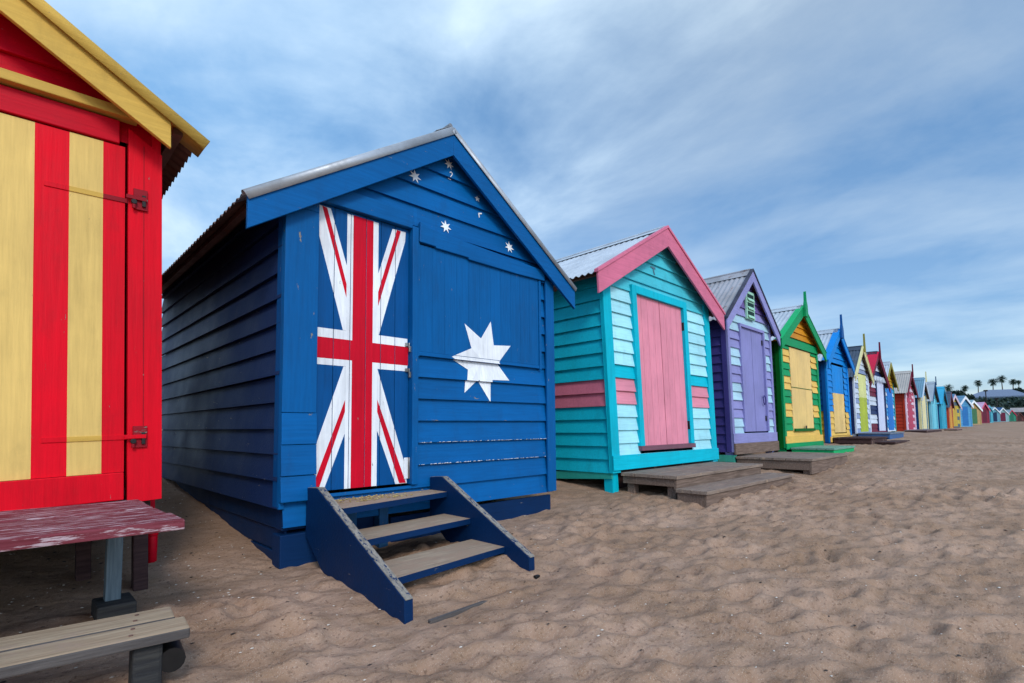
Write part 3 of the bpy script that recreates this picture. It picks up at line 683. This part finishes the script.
# stairs
SR = root('wooden_steps', 'blue wooden steps with three sandy treads up to the flag door', 'steps', (1.27, 2.0, 0))
EDGE = wood('worn_stair_edge', '6a655f', '9c9488', 'y', '0a2c52', .3)
def stringer(x, fo, dz):
    mb = MB(); p = [(.965, .47), (.83, .478), (-.06+fo, .072+dz), (-.065+fo, -.08), (.12, -.12), (.50, -.14), (.965, .2)]
    mb.prism(p, x-.0225, x+.0225, STR, 'x'); o = mb.build('stringer', SR, bevel=.004)
    e = MB(); e.prism([(.965, .4715), (.82, .4815), (-.064+fo, .0735+dz), (-.064+fo, .0695+dz), (.82, .4755), (.965, .4665)], x-.019, x+.019, EDGE, 'x'); e.build('worn_edge', o)
stringer(0.0, 0, 0); stringer(.86, .085, .012)
for z, yl, yr, d_ in ((.385, .60, .77, .27), (.238, .43, .53, .27), (.112, .12, .22, .30)):
    mb = MB(); ye = .955 if z > .3 else None
    q = [(.024, yl), (.836, yr), (.836, ye or yr+d_), (.024, ye or yl+d_)]
    V = [(x, y, z-.034) for x, y in q]+[(x, y, z) for x, y in q]
    mb.mesh(V, [(0, 3, 2, 1), (0, 1, 5, 4), (1, 2, 6, 5), (2, 3, 7, 6), (3, 0, 4, 7)], STR); mb.mesh(V[4:], [(0, 1, 2, 3)], TREAD); o = mb.build('tread', SR)
# leaf litter on the top tread
lm, t, b = newmat('leaf_litter'); b.inputs['Base Color'].default_value = (*lin('c9b26a'), 1); b.inputs['Roughness'].default_value = .9
mb = MB(); r = random.Random(6)
for i in range(190):
    x = r.gauss(1.60, .14); y = r.uniform(2.76, 2.94); s = r.uniform(.007, .017); a = r.random()*3; h = .387+r.random()*.006
    mb.poly([(x+s*math.cos(a), y+s*math.sin(a), h), (x-s*.3*math.sin(a), y+s*.3*math.cos(a), h+.004), (x-s*math.cos(a), y-s*math.sin(a), h), (x+s*.3*math.sin(a), y-s*.3*math.cos(a), h+.002)], lm)
o = mb.build('leaf_litter'); o['kind'] = 'stuff'; o['label'] = 'yellow dried leaf litter lying on the top blue tread'
mb = MB(); mb.box(0, .50, 0, .02, -.03, .004, PLANK_E); o = mb.build('buried_board', None, .003, (1.32, 1.85, gz(1.5, 1.87)+.013)); o.rotation_euler = (0, 0, .05); o['label'] = 'thin grey board edge half buried in sand before the blue steps'; o['category'] = 'board'
mb = MB(); mb.box(0, .035, 0, .02, -.01, .012, IRON); o = mb.build('wood_scrap', None, .004, (2.06, 1.93, gz(2.08, 1.94)-.002)); o['label'] = 'small dark wood scrap beside the right foot of the blue steps'; o['category'] = 'scrap'

# ------------------------------------------------------------------ 3  teal and pink
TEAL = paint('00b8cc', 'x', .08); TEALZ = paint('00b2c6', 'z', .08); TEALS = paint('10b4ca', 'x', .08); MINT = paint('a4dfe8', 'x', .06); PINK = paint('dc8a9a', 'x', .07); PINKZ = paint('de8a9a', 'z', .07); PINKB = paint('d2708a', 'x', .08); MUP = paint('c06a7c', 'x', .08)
def teal_fac(k, z):
    if 1.03 < z < 1.31: return PINK
    if 1.31 < z < 1.45 : return TEAL
    if z > 2.28: return paint('48bccb', 'x', .06)
    return MINT
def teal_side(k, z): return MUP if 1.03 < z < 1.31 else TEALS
def t_furn(o, la, lb, c, d, yd, lf):
    for z in (d-.22, c+.22):
        mb = MB(); x = la-.012 if lf == 0 else lb; mb.box(x, x+.012, yd-.03, yd-.002, z-.05, z+.05, IRON); mb.build('hinge', o)
TX0, TX1 = 4.345, 6.645
def t_extra(mb, fr, x0, zg, z0, bh):
    DK = paint('4f6f80', 'x', .1)
    for q in ([(5.30, 2.625), (5.40, 2.625), (5.40, 2.60), (5.30, 2.60)], [(5.335, 2.60), (5.36, 2.60), (5.36, 2.53), (5.335, 2.53)]): decal(mb, [[(x-x0, z-zg) for x, z in q]], z0, bh, fr, DK)
R3 = hut('turquoise and mint beach hut with pink double door and pink barge boards', TX0, TX1, 3.0, .12, dict(
    zb=.37, zbs=.345, za=3.07, slope=.56, oh=.25, ohf=.12, lean=.06, depth=2.9, fac=teal_fac, side=teal_side, corner=TEALZ, cw=.10, cs=.012, hb=.21, barge=PINKB, cap='edge', capm=PINKB, extra_front=t_extra,
    board0=.3700, roof=ZINC, opens=[(4.85, 6.02, .52, 2.28)], base=[(.372, .52, TEAL, .018)], postm=TEALZ,
    door=dict(r=(4.91, 5.95, .60, 2.235), leaves=2, n=4, m=PINKZ, y=-.012, frame=(TEALZ, .085, .05), sill=paint('78525e', 'x', .2), furn=t_furn)))
mb = MB(); mb.prism([(.0, .17), (2.6, .02), (2.6, .10), (.0, .25)], -.03, -.002, paint('2c9a8e', 'x', .1), 'x'); mb.build('skirt_rail', R3)
mb = MB(); mb.box(.1, 2.2, .1, .13, -.1, .24, DARKW); mb.build('floor_beam', R3)
deck('wooden_deck', 'grey timber landing in front of the turquoise hut', 4.42, 6.52, 2.35, 2.96, .348, .1, GREYW, GREYW_F, 4, .10)
deck('wooden_step', 'long low grey timber step before the turquoise hut landing', 4.36, 6.62, 2.04, 2.345, .238, .07, GREYW, GREYW_F, 2, .15, legs=False, cat='step')

# ------------------------------------------------------------------ 4  purple
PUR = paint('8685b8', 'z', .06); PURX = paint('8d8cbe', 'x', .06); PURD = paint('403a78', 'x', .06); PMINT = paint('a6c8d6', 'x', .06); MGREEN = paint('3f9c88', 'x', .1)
def pur_fac(k, z):
    return (PMINT if int((z-.67)/.25+10) % 2 == 0 else PURX) if z < 2.6 else paint('6b5a94', 'x')
def p_furn(o, la, lb, c, d, yd, lf):
    for z in (d-.15, c+.2):
        x = la if lf == 0 else lb-.03; mb = MB(); mb.box(x-.0, x+.03, yd-.012, yd-.002, z-.04, z+.04, IRON); mb.build('hinge', o)
    if lf == 1:
        mb = MB(); x = lb-.1; z = 1.0
        for i in range(10):
            a = 2*math.pi*i/10; a2 = 2*math.pi*(i+1)/10; mb.tube((x+.045*math.cos(a), yd-.03, z+.07*math.sin(a)), (x+.045*math.cos(a2), yd-.03, z+.07*math.sin(a2)), .008, PURD, 6)
        mb.build('door_ring', o)
R4 = hut('lavender beach hut with pale mint boards and small green gable vent', 7.235, 8.84, 3.0, .2, dict(
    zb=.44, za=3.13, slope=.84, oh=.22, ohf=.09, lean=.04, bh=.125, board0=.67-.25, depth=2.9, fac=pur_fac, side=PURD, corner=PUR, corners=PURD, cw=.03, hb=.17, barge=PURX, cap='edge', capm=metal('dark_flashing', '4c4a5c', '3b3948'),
    roof=ROOF_G, opens=[(7.62, 8.56, .7, 2.30)], base=[(.56, .70, PURX, .012), (.41, .56, GREYW_F, .03)], lod=0, under_wood=PURD,
    door=dict(r=(7.66, 8.52, .72, 2.25), leaves=2, n=1, m=PUR, y=-.012, frame=(PUR, .045, .045), furn=p_furn)))
X4 = lambda x: x-7.235
mb = MB(); VM = paint('9bcdb4', 'x'); DK = paint('14302c', 'x')
VZ = .2
mb.box(X4(7.80), X4(8.10), -.05, -.022, 2.20, 2.62, VM)
for i in range(3): mb.box(X4(7.83), X4(8.07), -.053, -.0505, 2.23+.13*i, 2.32+.13*i, DK); mb.prism([(-.07, 2.225+.13*i), (-.0535, 2.26+.13*i), (-.0535, 2.25+.13*i), (-.07, 2.215+.13*i)], X4(7.83), X4(8.07), VM, 'x')
mb.build('gable_vent', R4)
mb = MB()
for k in range(3): mb.box(-.03+.004*k, -.005, .0, 2.8, .205-.1*(k+1), .2-.1*k, MGREEN)
mb.box(-.03, .05, -.03, -.002, -.1, .2, MGREEN)
mb.build('skirt_boards', R4)
deck('wooden_deck', 'weathered brown timber deck in front of the lavender hut', 7.2, 8.95, 2.0, 2.955, .386, .18, GREYW, GREYW_F, 6, .16)

# ------------------------------------------------------------------ 5  green and yellow
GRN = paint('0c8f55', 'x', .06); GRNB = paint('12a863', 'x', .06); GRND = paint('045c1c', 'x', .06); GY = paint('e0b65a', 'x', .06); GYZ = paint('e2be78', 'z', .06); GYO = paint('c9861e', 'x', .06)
def g_fac(k, z):
    if z > 2.36: return GYO
    return GRN if (z > .72 and int((z-.72)/.238) % 2 == 0) else GY
def g_furn(o, la, lb, c, d, yd, lf):
    mb = MB(); mb.box(la, lb, yd-.008, yd-.001, c+.78, c+.79, GRND); mb.box(la+.02, lb-.02, yd-.03, yd-.001, c-.0, c+.05, GRND); mb.box((la+lb)/2-.03, (la+lb)/2+.03, yd-.04, yd-.031, c+.05, c+.1, IRON); mb.build('door_bar', o)
R5 = hut('yellow and green banded beach hut with green barge boards and spire', 9.50, 11.55, 3.06, .3, dict(
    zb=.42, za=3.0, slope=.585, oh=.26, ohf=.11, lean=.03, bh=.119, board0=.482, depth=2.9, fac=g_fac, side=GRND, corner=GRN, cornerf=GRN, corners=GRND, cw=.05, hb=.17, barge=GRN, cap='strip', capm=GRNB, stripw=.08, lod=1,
    roof=ZINC, finial=(.27, GRN), finw=.08, opens=[(9.93, 11.15, .7, 2.22)], base=[(.50, .62, GY, .012), (.40, .50, GRN, .016)], under=GYO, under_wood=GYO,
    door=dict(r=(9.95, 11.13, .70, 2.20), n=3, m=GYZ, y=-.02, furn=g_furn)))
mb = MB(); mb.box(-.06, 1.98, -.05, -.036, 1.91, 2.04, GRN); mb.build('header_board', R5)
deck('wooden_deck', 'low faded green timber landing at the yellow and green hut', 9.6, 10.95, 2.34, 3.0, .43, .3, wood('faded_green_deck', '5f8f7c', '86a393', 'x'), GRNB, 5, .1)

# ------------------------------------------------------------------ 6  blue and yellow
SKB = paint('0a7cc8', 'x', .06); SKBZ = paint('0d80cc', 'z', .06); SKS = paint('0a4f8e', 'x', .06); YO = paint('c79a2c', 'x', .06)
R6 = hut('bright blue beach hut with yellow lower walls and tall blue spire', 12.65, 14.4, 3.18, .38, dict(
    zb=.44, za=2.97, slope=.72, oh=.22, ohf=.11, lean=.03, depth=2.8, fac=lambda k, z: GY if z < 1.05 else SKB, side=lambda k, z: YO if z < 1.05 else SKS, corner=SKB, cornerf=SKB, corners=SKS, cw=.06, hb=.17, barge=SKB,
    cap='strip', capm=SKBZ, stripw=.10, lod=1, roof=ZINC, finial=(.34, SKS), finw=.10, opens=[(13.05, 14.05, .62, 2.2)], base=[(.44, .56, GY, .012)], under=SKS, under_wood=SKS,
    door=dict(r=(13.1, 14.0, .64, 2.15), n=4, m=SKBZ, zsplit=(1.52, GYZ), y=-.015)))
deck('wooden_deck', 'dark maroon timber landing at the blue and yellow hut', 12.7, 14.3, 2.42, 3.12, .54, .36, DARKW, DARKW, 5, .13)
deck('wooden_step', 'dark maroon low step under the landing of the blue and yellow hut', 13.0, 14.7, 2.08, 2.41, .45, .34, DARKW, DARKW, 2, .1, legs=False, cat='step')

# ------------------------------------------------------------------ 7 .. 13
LIME = paint('a9b53c', 'z', .05); LIMEP = paint('cfd08a', 'z', .05); PWH = paint('c5cfda', 'x', .06); PGB = paint('8695b4', 'x', .06); NAVY = paint('1b2c58', 'x', .06); CRM = paint('d8cf98', 'x', .05); OLI = paint('8d8438', 'z', .05); SLATE = paint('5a93a8', 'x', .06)
hut('white weatherboard beach hut with lime green door and cream barge boards', 15.80, 17.45, 3.36, .44, dict(
    zb=.58, za=2.93, slope=.86, oh=.2, ohf=.1, lean=.02, depth=2.8, fac=lambda k, z: (PWH if k % 3 else PGB), side=lambda k, z: NAVY if z > 1.45 else SLATE, corner=PWH, corners=NAVY, cw=.06, hb=.12, barge=CRM, lod=1,
    cap='edge', capm=CRM, roof=ROOF_D, finial=(.35, OLI), opens=[(16.3, 17.2, .62, 2.2)], door=dict(r=(16.32, 17.18, .62, 2.18), n=3, m=LIMEP, zsplit=(1.55, LIME), y=-.02), under_wood=OLI))
deck('wooden_deck', 'long pale blue topped landing at the lime door hut', 15.7, 17.6, 2.6, 3.3, .60, .42, wood('bluegrey_deck', '5d6a7d', '7f8b9c', 'x'), paint('3f618f', 'x'), 4, .13)
CRIM = paint('c42040', 'x', .05); MARO = paint('6a1730', 'x', .05); LAV = paint('c3cbe2', 'z', .05)
def chk(k, z):
    i = int((z-.6)/.134)//2 % 4
    return [MARO, PWH, NAVY, PWH][i]
R8 = hut('white door beach hut with crimson roof edge and maroon and navy checks', 17.75, 20.2, 3.45, .46, dict(
    zb=.58, za=3.02, slope=.72, oh=.2, ohf=.12, lean=.02, depth=2.8, fac=chk, side=chk, corner=NAVY, cw=.05, hb=.17, barge=MARO, lod=1, cap='strip', capm=CRIM, stripw=.25,
    roof=ROOF_D, finial=(.3, MARO), opens=[(18.95, 20.0, .62, 2.25)], door=dict(r=(18.98, 19.98, .62, 2.22), n=3, m=LAV, y=-.025, frame=(NAVY, .1, .04))))
mb = MB()
for i in range(11): mb.tube((.05+.225*i, -.10, 1.74), (.05+.225*i, -.07, 1.74), .08, PWH, 12)
mb.build('scalloped_valance', R8)
OCH = paint('b59028', 'x', .05); CBL = paint('3f93c8', 'x', .05); CBLZ = paint('1c6fc0', 'z', .05)
hut('light blue beach hut with white roof and ochre gable', 20.95, 22.6, 3.6, .48, dict(
    zb=.58, za=2.95, slope=.8, oh=.2, ohf=.12, lean=.02, depth=2.8, fac=lambda k, z: OCH if z > 2.1 else (PWH if k % 3 == 0 else CBL), side=SLATE, corner=paint('2a8f86', 'x'), cw=.05, hb=.14, barge=OLI, lod=1, roof=ZINC, under=OLI,
    opens=[(21.4, 22.3, .62, 2.1)], door=dict(r=(21.42, 22.28, .62, 2.08), n=3, m=CBLZ, y=-.025)))
BRK = paint('a8321c', 'x', .05); BRP = paint('b0405a', 'x', .05); PPK = paint('d8b8c4', 'x', .05)
def brk_extra(mb, fr, x0, zg, z0, bh):
    for zc in (1.9, 1.35):
        decal(mb, [[(.95, zc), (1.5, zc-.32), (1.5, zc-.20), (.95, zc+.12)]], z0, bh, fr, PWH)
hut('brick red beach hut with pinkish front and pale grey roof', 25.7, 27.8, 3.72, .49, dict(
    zb=.56, za=3.0, slope=.75, oh=.2, ohf=.12, lean=.02, depth=2.8, fac=lambda k, z: BRP if k % 2 else PPK, side=BRK, corner=PPK, cornerf=PPK, corners=BRK, cw=.2, hb=.2, barge=MARO, lod=1, roof=paint('b0a8a0', 'x'), finial=(.3, MARO), extra_front=brk_extra,
    opens=[(26.1, 27.2, .6, 2.1)], door=dict(r=(26.12, 27.18, .6, 2.08), n=3, m=BRP, y=-.02)))
deck('wooden_deck', 'dark low landing at the brick red hut', 24.6, 28.9, 2.95, 3.65, .60, .48, wood('pinkgrey_deck', '6b5c5c', '8d7c7a', 'x'), DARKW, 4, .1)
hut('navy sided beach hut with cream door and white barge boards', 30.1, 32.1, 3.81, .5, dict(
    zb=.56, za=3.0, slope=.8, oh=.2, ohf=.12, lean=.02, depth=2.8, fac=paint('4f7f9c', 'x'), side=paint('123f74', 'x'), corner=CRM, cw=.1, hb=.16, barge=PWH, lod=1, roof=paint('6d93a6', 'x'), finial=(.3, CRM),
    opens=[(30.5, 31.7, .6, 2.2)], door=dict(r=(30.52, 31.68, .6, 2.18), n=3, m=paint('d9cf9e', 'z'), y=-.02)))
deck('wooden_step', 'small pink grey wooden step on sand before cream door hut', 31.8, 34.2, 2.7, 3.2, .58, .46, wood('pink_step', '8a6a66', 'a5847e', 'x'), DARKW, 3, .1, cat='step')
hut('dark teal sided beach hut with pale aqua front', 34.2, 36.4, 3.9, .5, dict(
    zb=.56, za=3.05, slope=.8, oh=.2, ohf=.12, lean=.02, depth=2.8, fac=lambda k, z: paint('4aa9bf', 'x'), side=paint('0f5566', 'x'), corner=paint('7fc3cf', 'x'), cw=.1, hb=.14, barge=paint('264a6c', 'x'), lod=2, roof=paint('9aa4ac', 'x'), finial=(.3, paint('264a6c', 'x')),
    opens=[(34.7, 35.9, .6, 2.2)], door=dict(r=(34.72, 35.88, .6, 2.18), n=3, m=paint('6fc2d2', 'z'), y=-.02)))
hut('turquoise beach hut with light blue roof in the distance', 39.2, 41.4, 4.02, .5, dict(
    zb=.55, za=3.05, slope=.8, oh=.2, ohf=.12, lean=.02, depth=2.8, fac=paint('2b9ab4', 'x'), side=paint('103f78', 'x'), corner=paint('3aa3bd', 'x'), cw=.1, hb=.14, barge=paint('2385a8', 'x'), lod=2, roof=paint('3aa0c0', 'x'),
    opens=[(39.8, 40.9, .6, 2.2)], door=dict(r=(39.82, 40.88, .6, 2.18), n=3, m=paint('2f9fb8', 'z'), y=-.02)))
hut('distant beach hut with plum and orange front', 44.6, 46.9, 4.2, .5, dict(
    zb=.54, za=3.0, slope=.8, oh=.2, ohf=.12, lean=.02, depth=2.8, fac=lambda k, z: paint('c08a3a', 'x') if z < 1.4 else paint('8e4460', 'x'), side=paint('a85a4c', 'x'), corner=paint('b4472c', 'x'), cw=.2, hb=.14, barge=paint('6a4558', 'x'), lod=2, roof=ROOF_D,
    opens=[(45.2, 46.4, .6, 2.1)], door=dict(r=(45.22, 46.38, .6, 2.08), n=3, m=paint('c99038', 'z'), y=-.02)))
# far end: the row bends round to face the beach
def farhut(label, cx, cy, zg, w, rz, wall, side, door, barge, roof, h=2.5, sl=.85, pat=None):
    x0 = cx-w*math.cos(rz); y0 = cy-w*math.sin(rz)      # cx, cy: right front corner
    hut(label, x0, x0+w, y0, zg, dict(zb=zg+.08, za=zg+h, slope=sl, oh=.12, ohf=.12, depth=2.6, fac=pat or wall, side=side, corner=wall, cw=.1, hb=.22, barge=barge, lod=2, roof=roof, rz=rz,
        opens=[(x0+w*.28, x0+w*.74, zg+.15, zg+1.65)], door=dict(r=(x0+w*.285, x0+w*.735, zg+.15, zg+1.64), n=2, m=door, y=-.02), posts=False))
p = lambda c, g='x': paint(c, g, .03)
STRI = p('4f6470'); STRY = p('b8a648')
farhut('distant beach hut with yellow and slate striped wall', 51, 4.15, .5, 2.0, -.22, p('bda354'), STRI, p('b79a3e', 'z'), p('c9b0ba'), p('5a84a4'), pat=lambda k, z: STRY if k//2 % 2 else STRI)
farhut('distant light blue beach hut with bright white gable', 54.8, 3.76, .53, 1.6, -.42, p('4f90b8'), p('1f5890'), p('2a6aa4', 'z'), p('d6dade'), p('6a90a8'))
farhut('distant tan and green beach hut with white barge boards', 69.75, 4.08, .68, 2.0, -.5, p('a88c5c'), p('3c6f50'), p('3f6b4a', 'z'), p('dfe4e6'), p('9ab6bf'))
farhut('distant maroon beach hut with pale pink roof', 82.3, 4.1, .82, 1.9, -.35, p('7c2438'), p('b39aa6'), p('5c1c30', 'z'), p('c95a74'), p('cfa8c0'))
farhut('distant teal beach hut beside the maroon hut', 100, 4.6, .9, 1.8, -.35, p('4e9fb0'), p('35808e'), p('2c6f80', 'z'), p('5fa8b8'), p('6a9aac'))
farhut('distant pale blue beach hut with dark navy door and white gable', 116, 4.5, 1.05, 2.0, -.6, p('5a8c9c'), p('4a7484'), p('1a2a48', 'z'), p('ccd4d8'), p('8fb2c0'))
farhut('distant white and aqua beach hut with maroon door', 122.5, 3.65, 1.08, 2.4, -.6, p('7fa0a4'), p('4a7484'), p('5c1c34', 'z'), p('ccd4d8'), p('3a5f86'))
farhut('distant sea green beach hut with small red gable', 140, 3.17, 1.2, 2.2, -.5, p('2f7c64'), p('2a6a58'), p('25604e', 'z'), p('b03048'), p('8fa0a8'), h=2.3)
farhut('distant dark brown beach hut at far right end of row', 155, 2.3, 1.27, 2.6, -.5, p('5c3430'), p('3c2826'), p('3c2422', 'z'), p('5c3a34'), p('4a3c3c'), h=2.0)

# ------------------------------------------------------------------ far background: bank, trees, pavilion, palms
def leafmat(name, a, b2):
    m, t, b = newmat(name); g = t.nodes.new('ShaderNodeNewGeometry')
    t.links.new(mixc(t, g.outputs['Random Per Island'], lin(a), lin(b2)), b.inputs['Base Color']); b.inputs['Roughness'].default_value = .7; b.inputs['Specular IOR Level'].default_value = .2; return m
LEAF = leafmat('foliage', '1c2b26', '36463a'); PALMC = leafmat('palm_fronds', '24352e', '3c4e3c')
BARK = wood('palm_bark', '5c5248', '786c60', 'z')
hm, t, b = newmat('bank_soil'); b.inputs['Base Color'].default_value = (*lin('3f4a34'), 1); b.inputs['Roughness'].default_value = .95
# raised ground behind the beach
hx = np.linspace(185, 900, 30); hy = np.linspace(-260, 420, 60); V = []; 
for y in hy:
    for x in hx:
        f = min(1, max(0, (x-190)/22)); z = -1.0+ (7.2+3.0*math.sin(y*.02)*.3)*f*f*(3-2*f)+.02*max(0, x-230); V.append((x, y, z+1.3*mnoise.noise(Vector((x*.05, y*.05, 0)))*f))
n = len(hx); mb = MB(); mb.mesh(V, [(j*n+i, j*n+i+1, (j+1)*n+i+1, (j+1)*n+i) for j in range(len(hy)-1) for i in range(n-1)], hm, True)
o = mb.build('hill'); o['kind'] = 'structure'
mb = MB(); r = random.Random(12)
for i in range(15000):
    y = r.uniform(-35, 62); f = r.random(); x = 189+f*42; g = min(1, max(0, (x-190)/22)); z0 = -1+7.2*g*g*(3-2*g)
    lump = 1.0+1.3*mnoise.noise(Vector((x*.09, y*.11, 4))); z = max(z0, .9)+r.random()**.7*1.9*max(.2, lump)
    s = r.uniform(.25, .6); z += (.9+1.6*max(0, mnoise.noise(Vector((y*.22, x*.05, 9)))))*(1 if y > 11 else 0)*r.random(); q = Vector((r.gauss(0, 1), r.gauss(0, 1), r.gauss(0, 1))).normalized(); u = q.orthogonal().normalized()*s; v = q.cross(u)*.7
    c = Vector((x, y, z)); mb.poly([c+u, c+v*.8, c-u, c-v], LEAF)
o = mb.build('shrubbery'); o['kind'] = 'stuff'; o['label'] = 'dark green bushes covering the bank behind the far huts'
def blob_tree(label, x, y, zb, H, Rr, n=900, name='leafy_tree'):
    R = root(name, label, 'tree', (x, y, zb), 0, 'trees on the far bank'); mb = MB(); mb.tube((0, 0, 0), (.2, 0, H*.6), .35, BARK, 8, .2)
    for k in range(5):
        a = k*1.3; mb.tube((.15, 0, H*.4), (Rr*.6*math.cos(a), Rr*.6*math.sin(a), H*.8), .16, BARK, 6, .05)
    mb.build('trunk', R); mb = MB(); rr = random.Random(int(x*7+y*3))
    for i in range(n):
        th = rr.random()*6.283; ph = math.acos(rr.uniform(-.6, 1)); q = Rr*(.55+.45*rr.random())*(1+.35*mnoise.noise(Vector((math.cos(th)*1.6, math.sin(th)*1.6, ph+x))))
        c = Vector((q*math.sin(ph)*math.cos(th), q*math.sin(ph)*math.sin(th), H*.72+q*.7*math.cos(ph))); nn_ = Vector((rr.gauss(0, 1), rr.gauss(0, 1), rr.gauss(0, 1))).normalized(); u = nn_.orthogonal()*rr.uniform(.25, .5); v = nn_.cross(u)*.7
        mb.poly([c+u, c+v, c-u, c-v], LEAF)
    mb.build('crown', R)
def palm(label, x, y, ztop, zb, cr):
    R = root('palm_tree', label, 'palm tree', (x, y, zb), 0, 'palms on the skyline'); H = ztop-zb
    mb = MB(); prev = Vector((0, 0, -.5))
    for i in range(6):
        f = (i+1)/6; q = Vector((.3*math.sin(f*2+x), .3*math.sin(f*1.5+y), -.5+(H+.3)*f)); mb.tube(prev, q, .30-.02*i, BARK, 9, .28-.02*i); prev = q
    mb.build('trunk', R); mb = MB(); rr = random.Random(int(x*3+y*11)); top = prev
    for k in range(130):
        az = rr.random()*6.283; el = rr.uniform(-.9, 1.45); Ld = cr*.68*rr.uniform(.85, 1.1); pts = []
        for s in range(6):
            f = s/5; e2 = el-f*f*.6; 
            if s: cur = cur+Vector((math.cos(az)*math.cos(e2), math.sin(az)*math.cos(e2), math.sin(e2)))*Ld/5
            else: cur = top.copy()
            pts.append(cur.copy())
        sd_ = Vector((-math.sin(az), math.cos(az), 0))
        for s in range(5):
            for sg in (-1, 1):
                w_ = .42*(1-abs(s/5-.4)*.9); a, b_ = pts[s], pts[s+1]; mid_ = (a+b_)/2
                mb.poly([a, a.lerp(b_, .55), mid_+sd_*sg*w_+Vector((0, 0, -.22))+(b_-a)*.6], PALMC)
    mb.build('crown', R)
PD = [(.0915, .0560, 330, 'far left palm above the turquoise roof', 3.4), (.0795, .0480, 330, 'low palm, second from left, just over the hut roofs', 2.8), (.0734, .0545, 330, 'small palm third from left on the skyline', 2.6),
      (.0589, .0610, 350, 'tall palm left of the grey pavilion roof', 2.9), (.0440, .0613, 350, 'tall palm over the middle of the grey pavilion roof', 3.2), (.0336, .0650, 350, 'tallest palm with full crown on the skyline', 3.2),
      (.0227, .0600, 350, 'tall palm right of the tallest palm', 2.7), (.0165, .0590, 420, 'small farthest palm near right picture edge', 2.2)]
for ty, tz, dx, lb_, cr in PD: palm(lb_, dx, ty*dx, .8+tz*dx-.5, 8.0, cr)
blob_tree('round dark tree under the farthest palm at right edge', 330, 330*.0178, 8, 9.0, 3.6)
blob_tree('dark bushy tree left of the pavilion', 262, 262*.072, 6.2, 5.6, 2.6)
blob_tree('wide dark tree behind the striped hut roofs', 250, 250*.084, 6.2, 6.6, 3.2)
blob_tree('small dark tree between the two low palms', 262, 262*.0772, 6.2, 5.8, 2.2, 600)
# pavilion
PV = root('pavilion', 'pale grey roofed pavilion with windows on the bank under the palms', 'building', (300, 2.5, 8.5)); PW = paint('9fb4c2', 'z'); PR = metal('pale_grey_pavilion_roof', '79859a', '6a768a', .6, .1); GL = metal('window_glass', '31485c', '24384a', .2, .3)
mb = MB(); mb.box(0, 14, 1, 18.5, -3, 4.0, PW); mb.build('wall', PV)
mb = MB(); zr = 4.0
mb.mesh([(-1, -.5, zr), (15, -.5, zr), (15, 20, zr), (-1, 20, zr), (6, 5, zr+3.0), (8, 5, zr+3.0), (8, 13, zr+3.2), (6, 13, zr+3.2), (-1, -.5, zr-.5), (15, -.5, zr-.5), (15, 20, zr-.5), (-1, 20, zr-.5)],
        [(0, 1, 5, 4), (1, 2, 6, 5), (2, 3, 7, 6), (3, 0, 4, 7), (4, 5, 6, 7), (8, 9, 1, 0), (9, 10, 2, 1), (10, 11, 3, 2), (11, 8, 0, 3), (11, 10, 9, 8)], PR); mb.build('roof', PV)
for i in range(8):
    y = 1.5+i*2.1; mb = MB(); mb.box(-.05, .02, y, y+1.5, 1.6, 3.2, GL); mb.build('window', PV)
K = root('beach_kiosk', 'long low pale roofed shed with dark openings at right edge', 'building', (178, -9, 1.35)); 
mb = MB(); mb.box(0, 6, 0, 13.5, -.5, 2.3, paint('2b332e', 'x')); mb.build('wall', K)
mb = MB(); mb.prism([(-.8, 2.31), (6.5, 2.31), (6.5, 3.5), (-.8, 3.35)], -.3, 13.9, paint('b9b4b4', 'x')); mb.build('roof', K)
for i in range(4): mb = MB(); mb.box(-.06, -.005, .6+i*3.2, 2.9+i*3.2, .1, 2.1, IRON); mb.build('door', K)
def pole(label, x, ty, tz, zb, arm):
    R = root('light_pole', label, 'pole', (x, ty*x, zb)); H = .8+tz*x-zb; mb = MB(); mb.tube((0, 0, -.5), (0, 0, H), .16, IRON, 8, .11); mb.build('post', R)
    mb = MB(); mb.box(-.25, .25, -.4, .4, H-.1, H+.3, IRON); mb.build('lamp_head', R)
pole('tall dark pole with box head behind the maroon hut', 180, .0515, .047, 1, 0)
pole('shorter dark pole with box head right of the taller one', 180, .0405, .035, 1, 0)
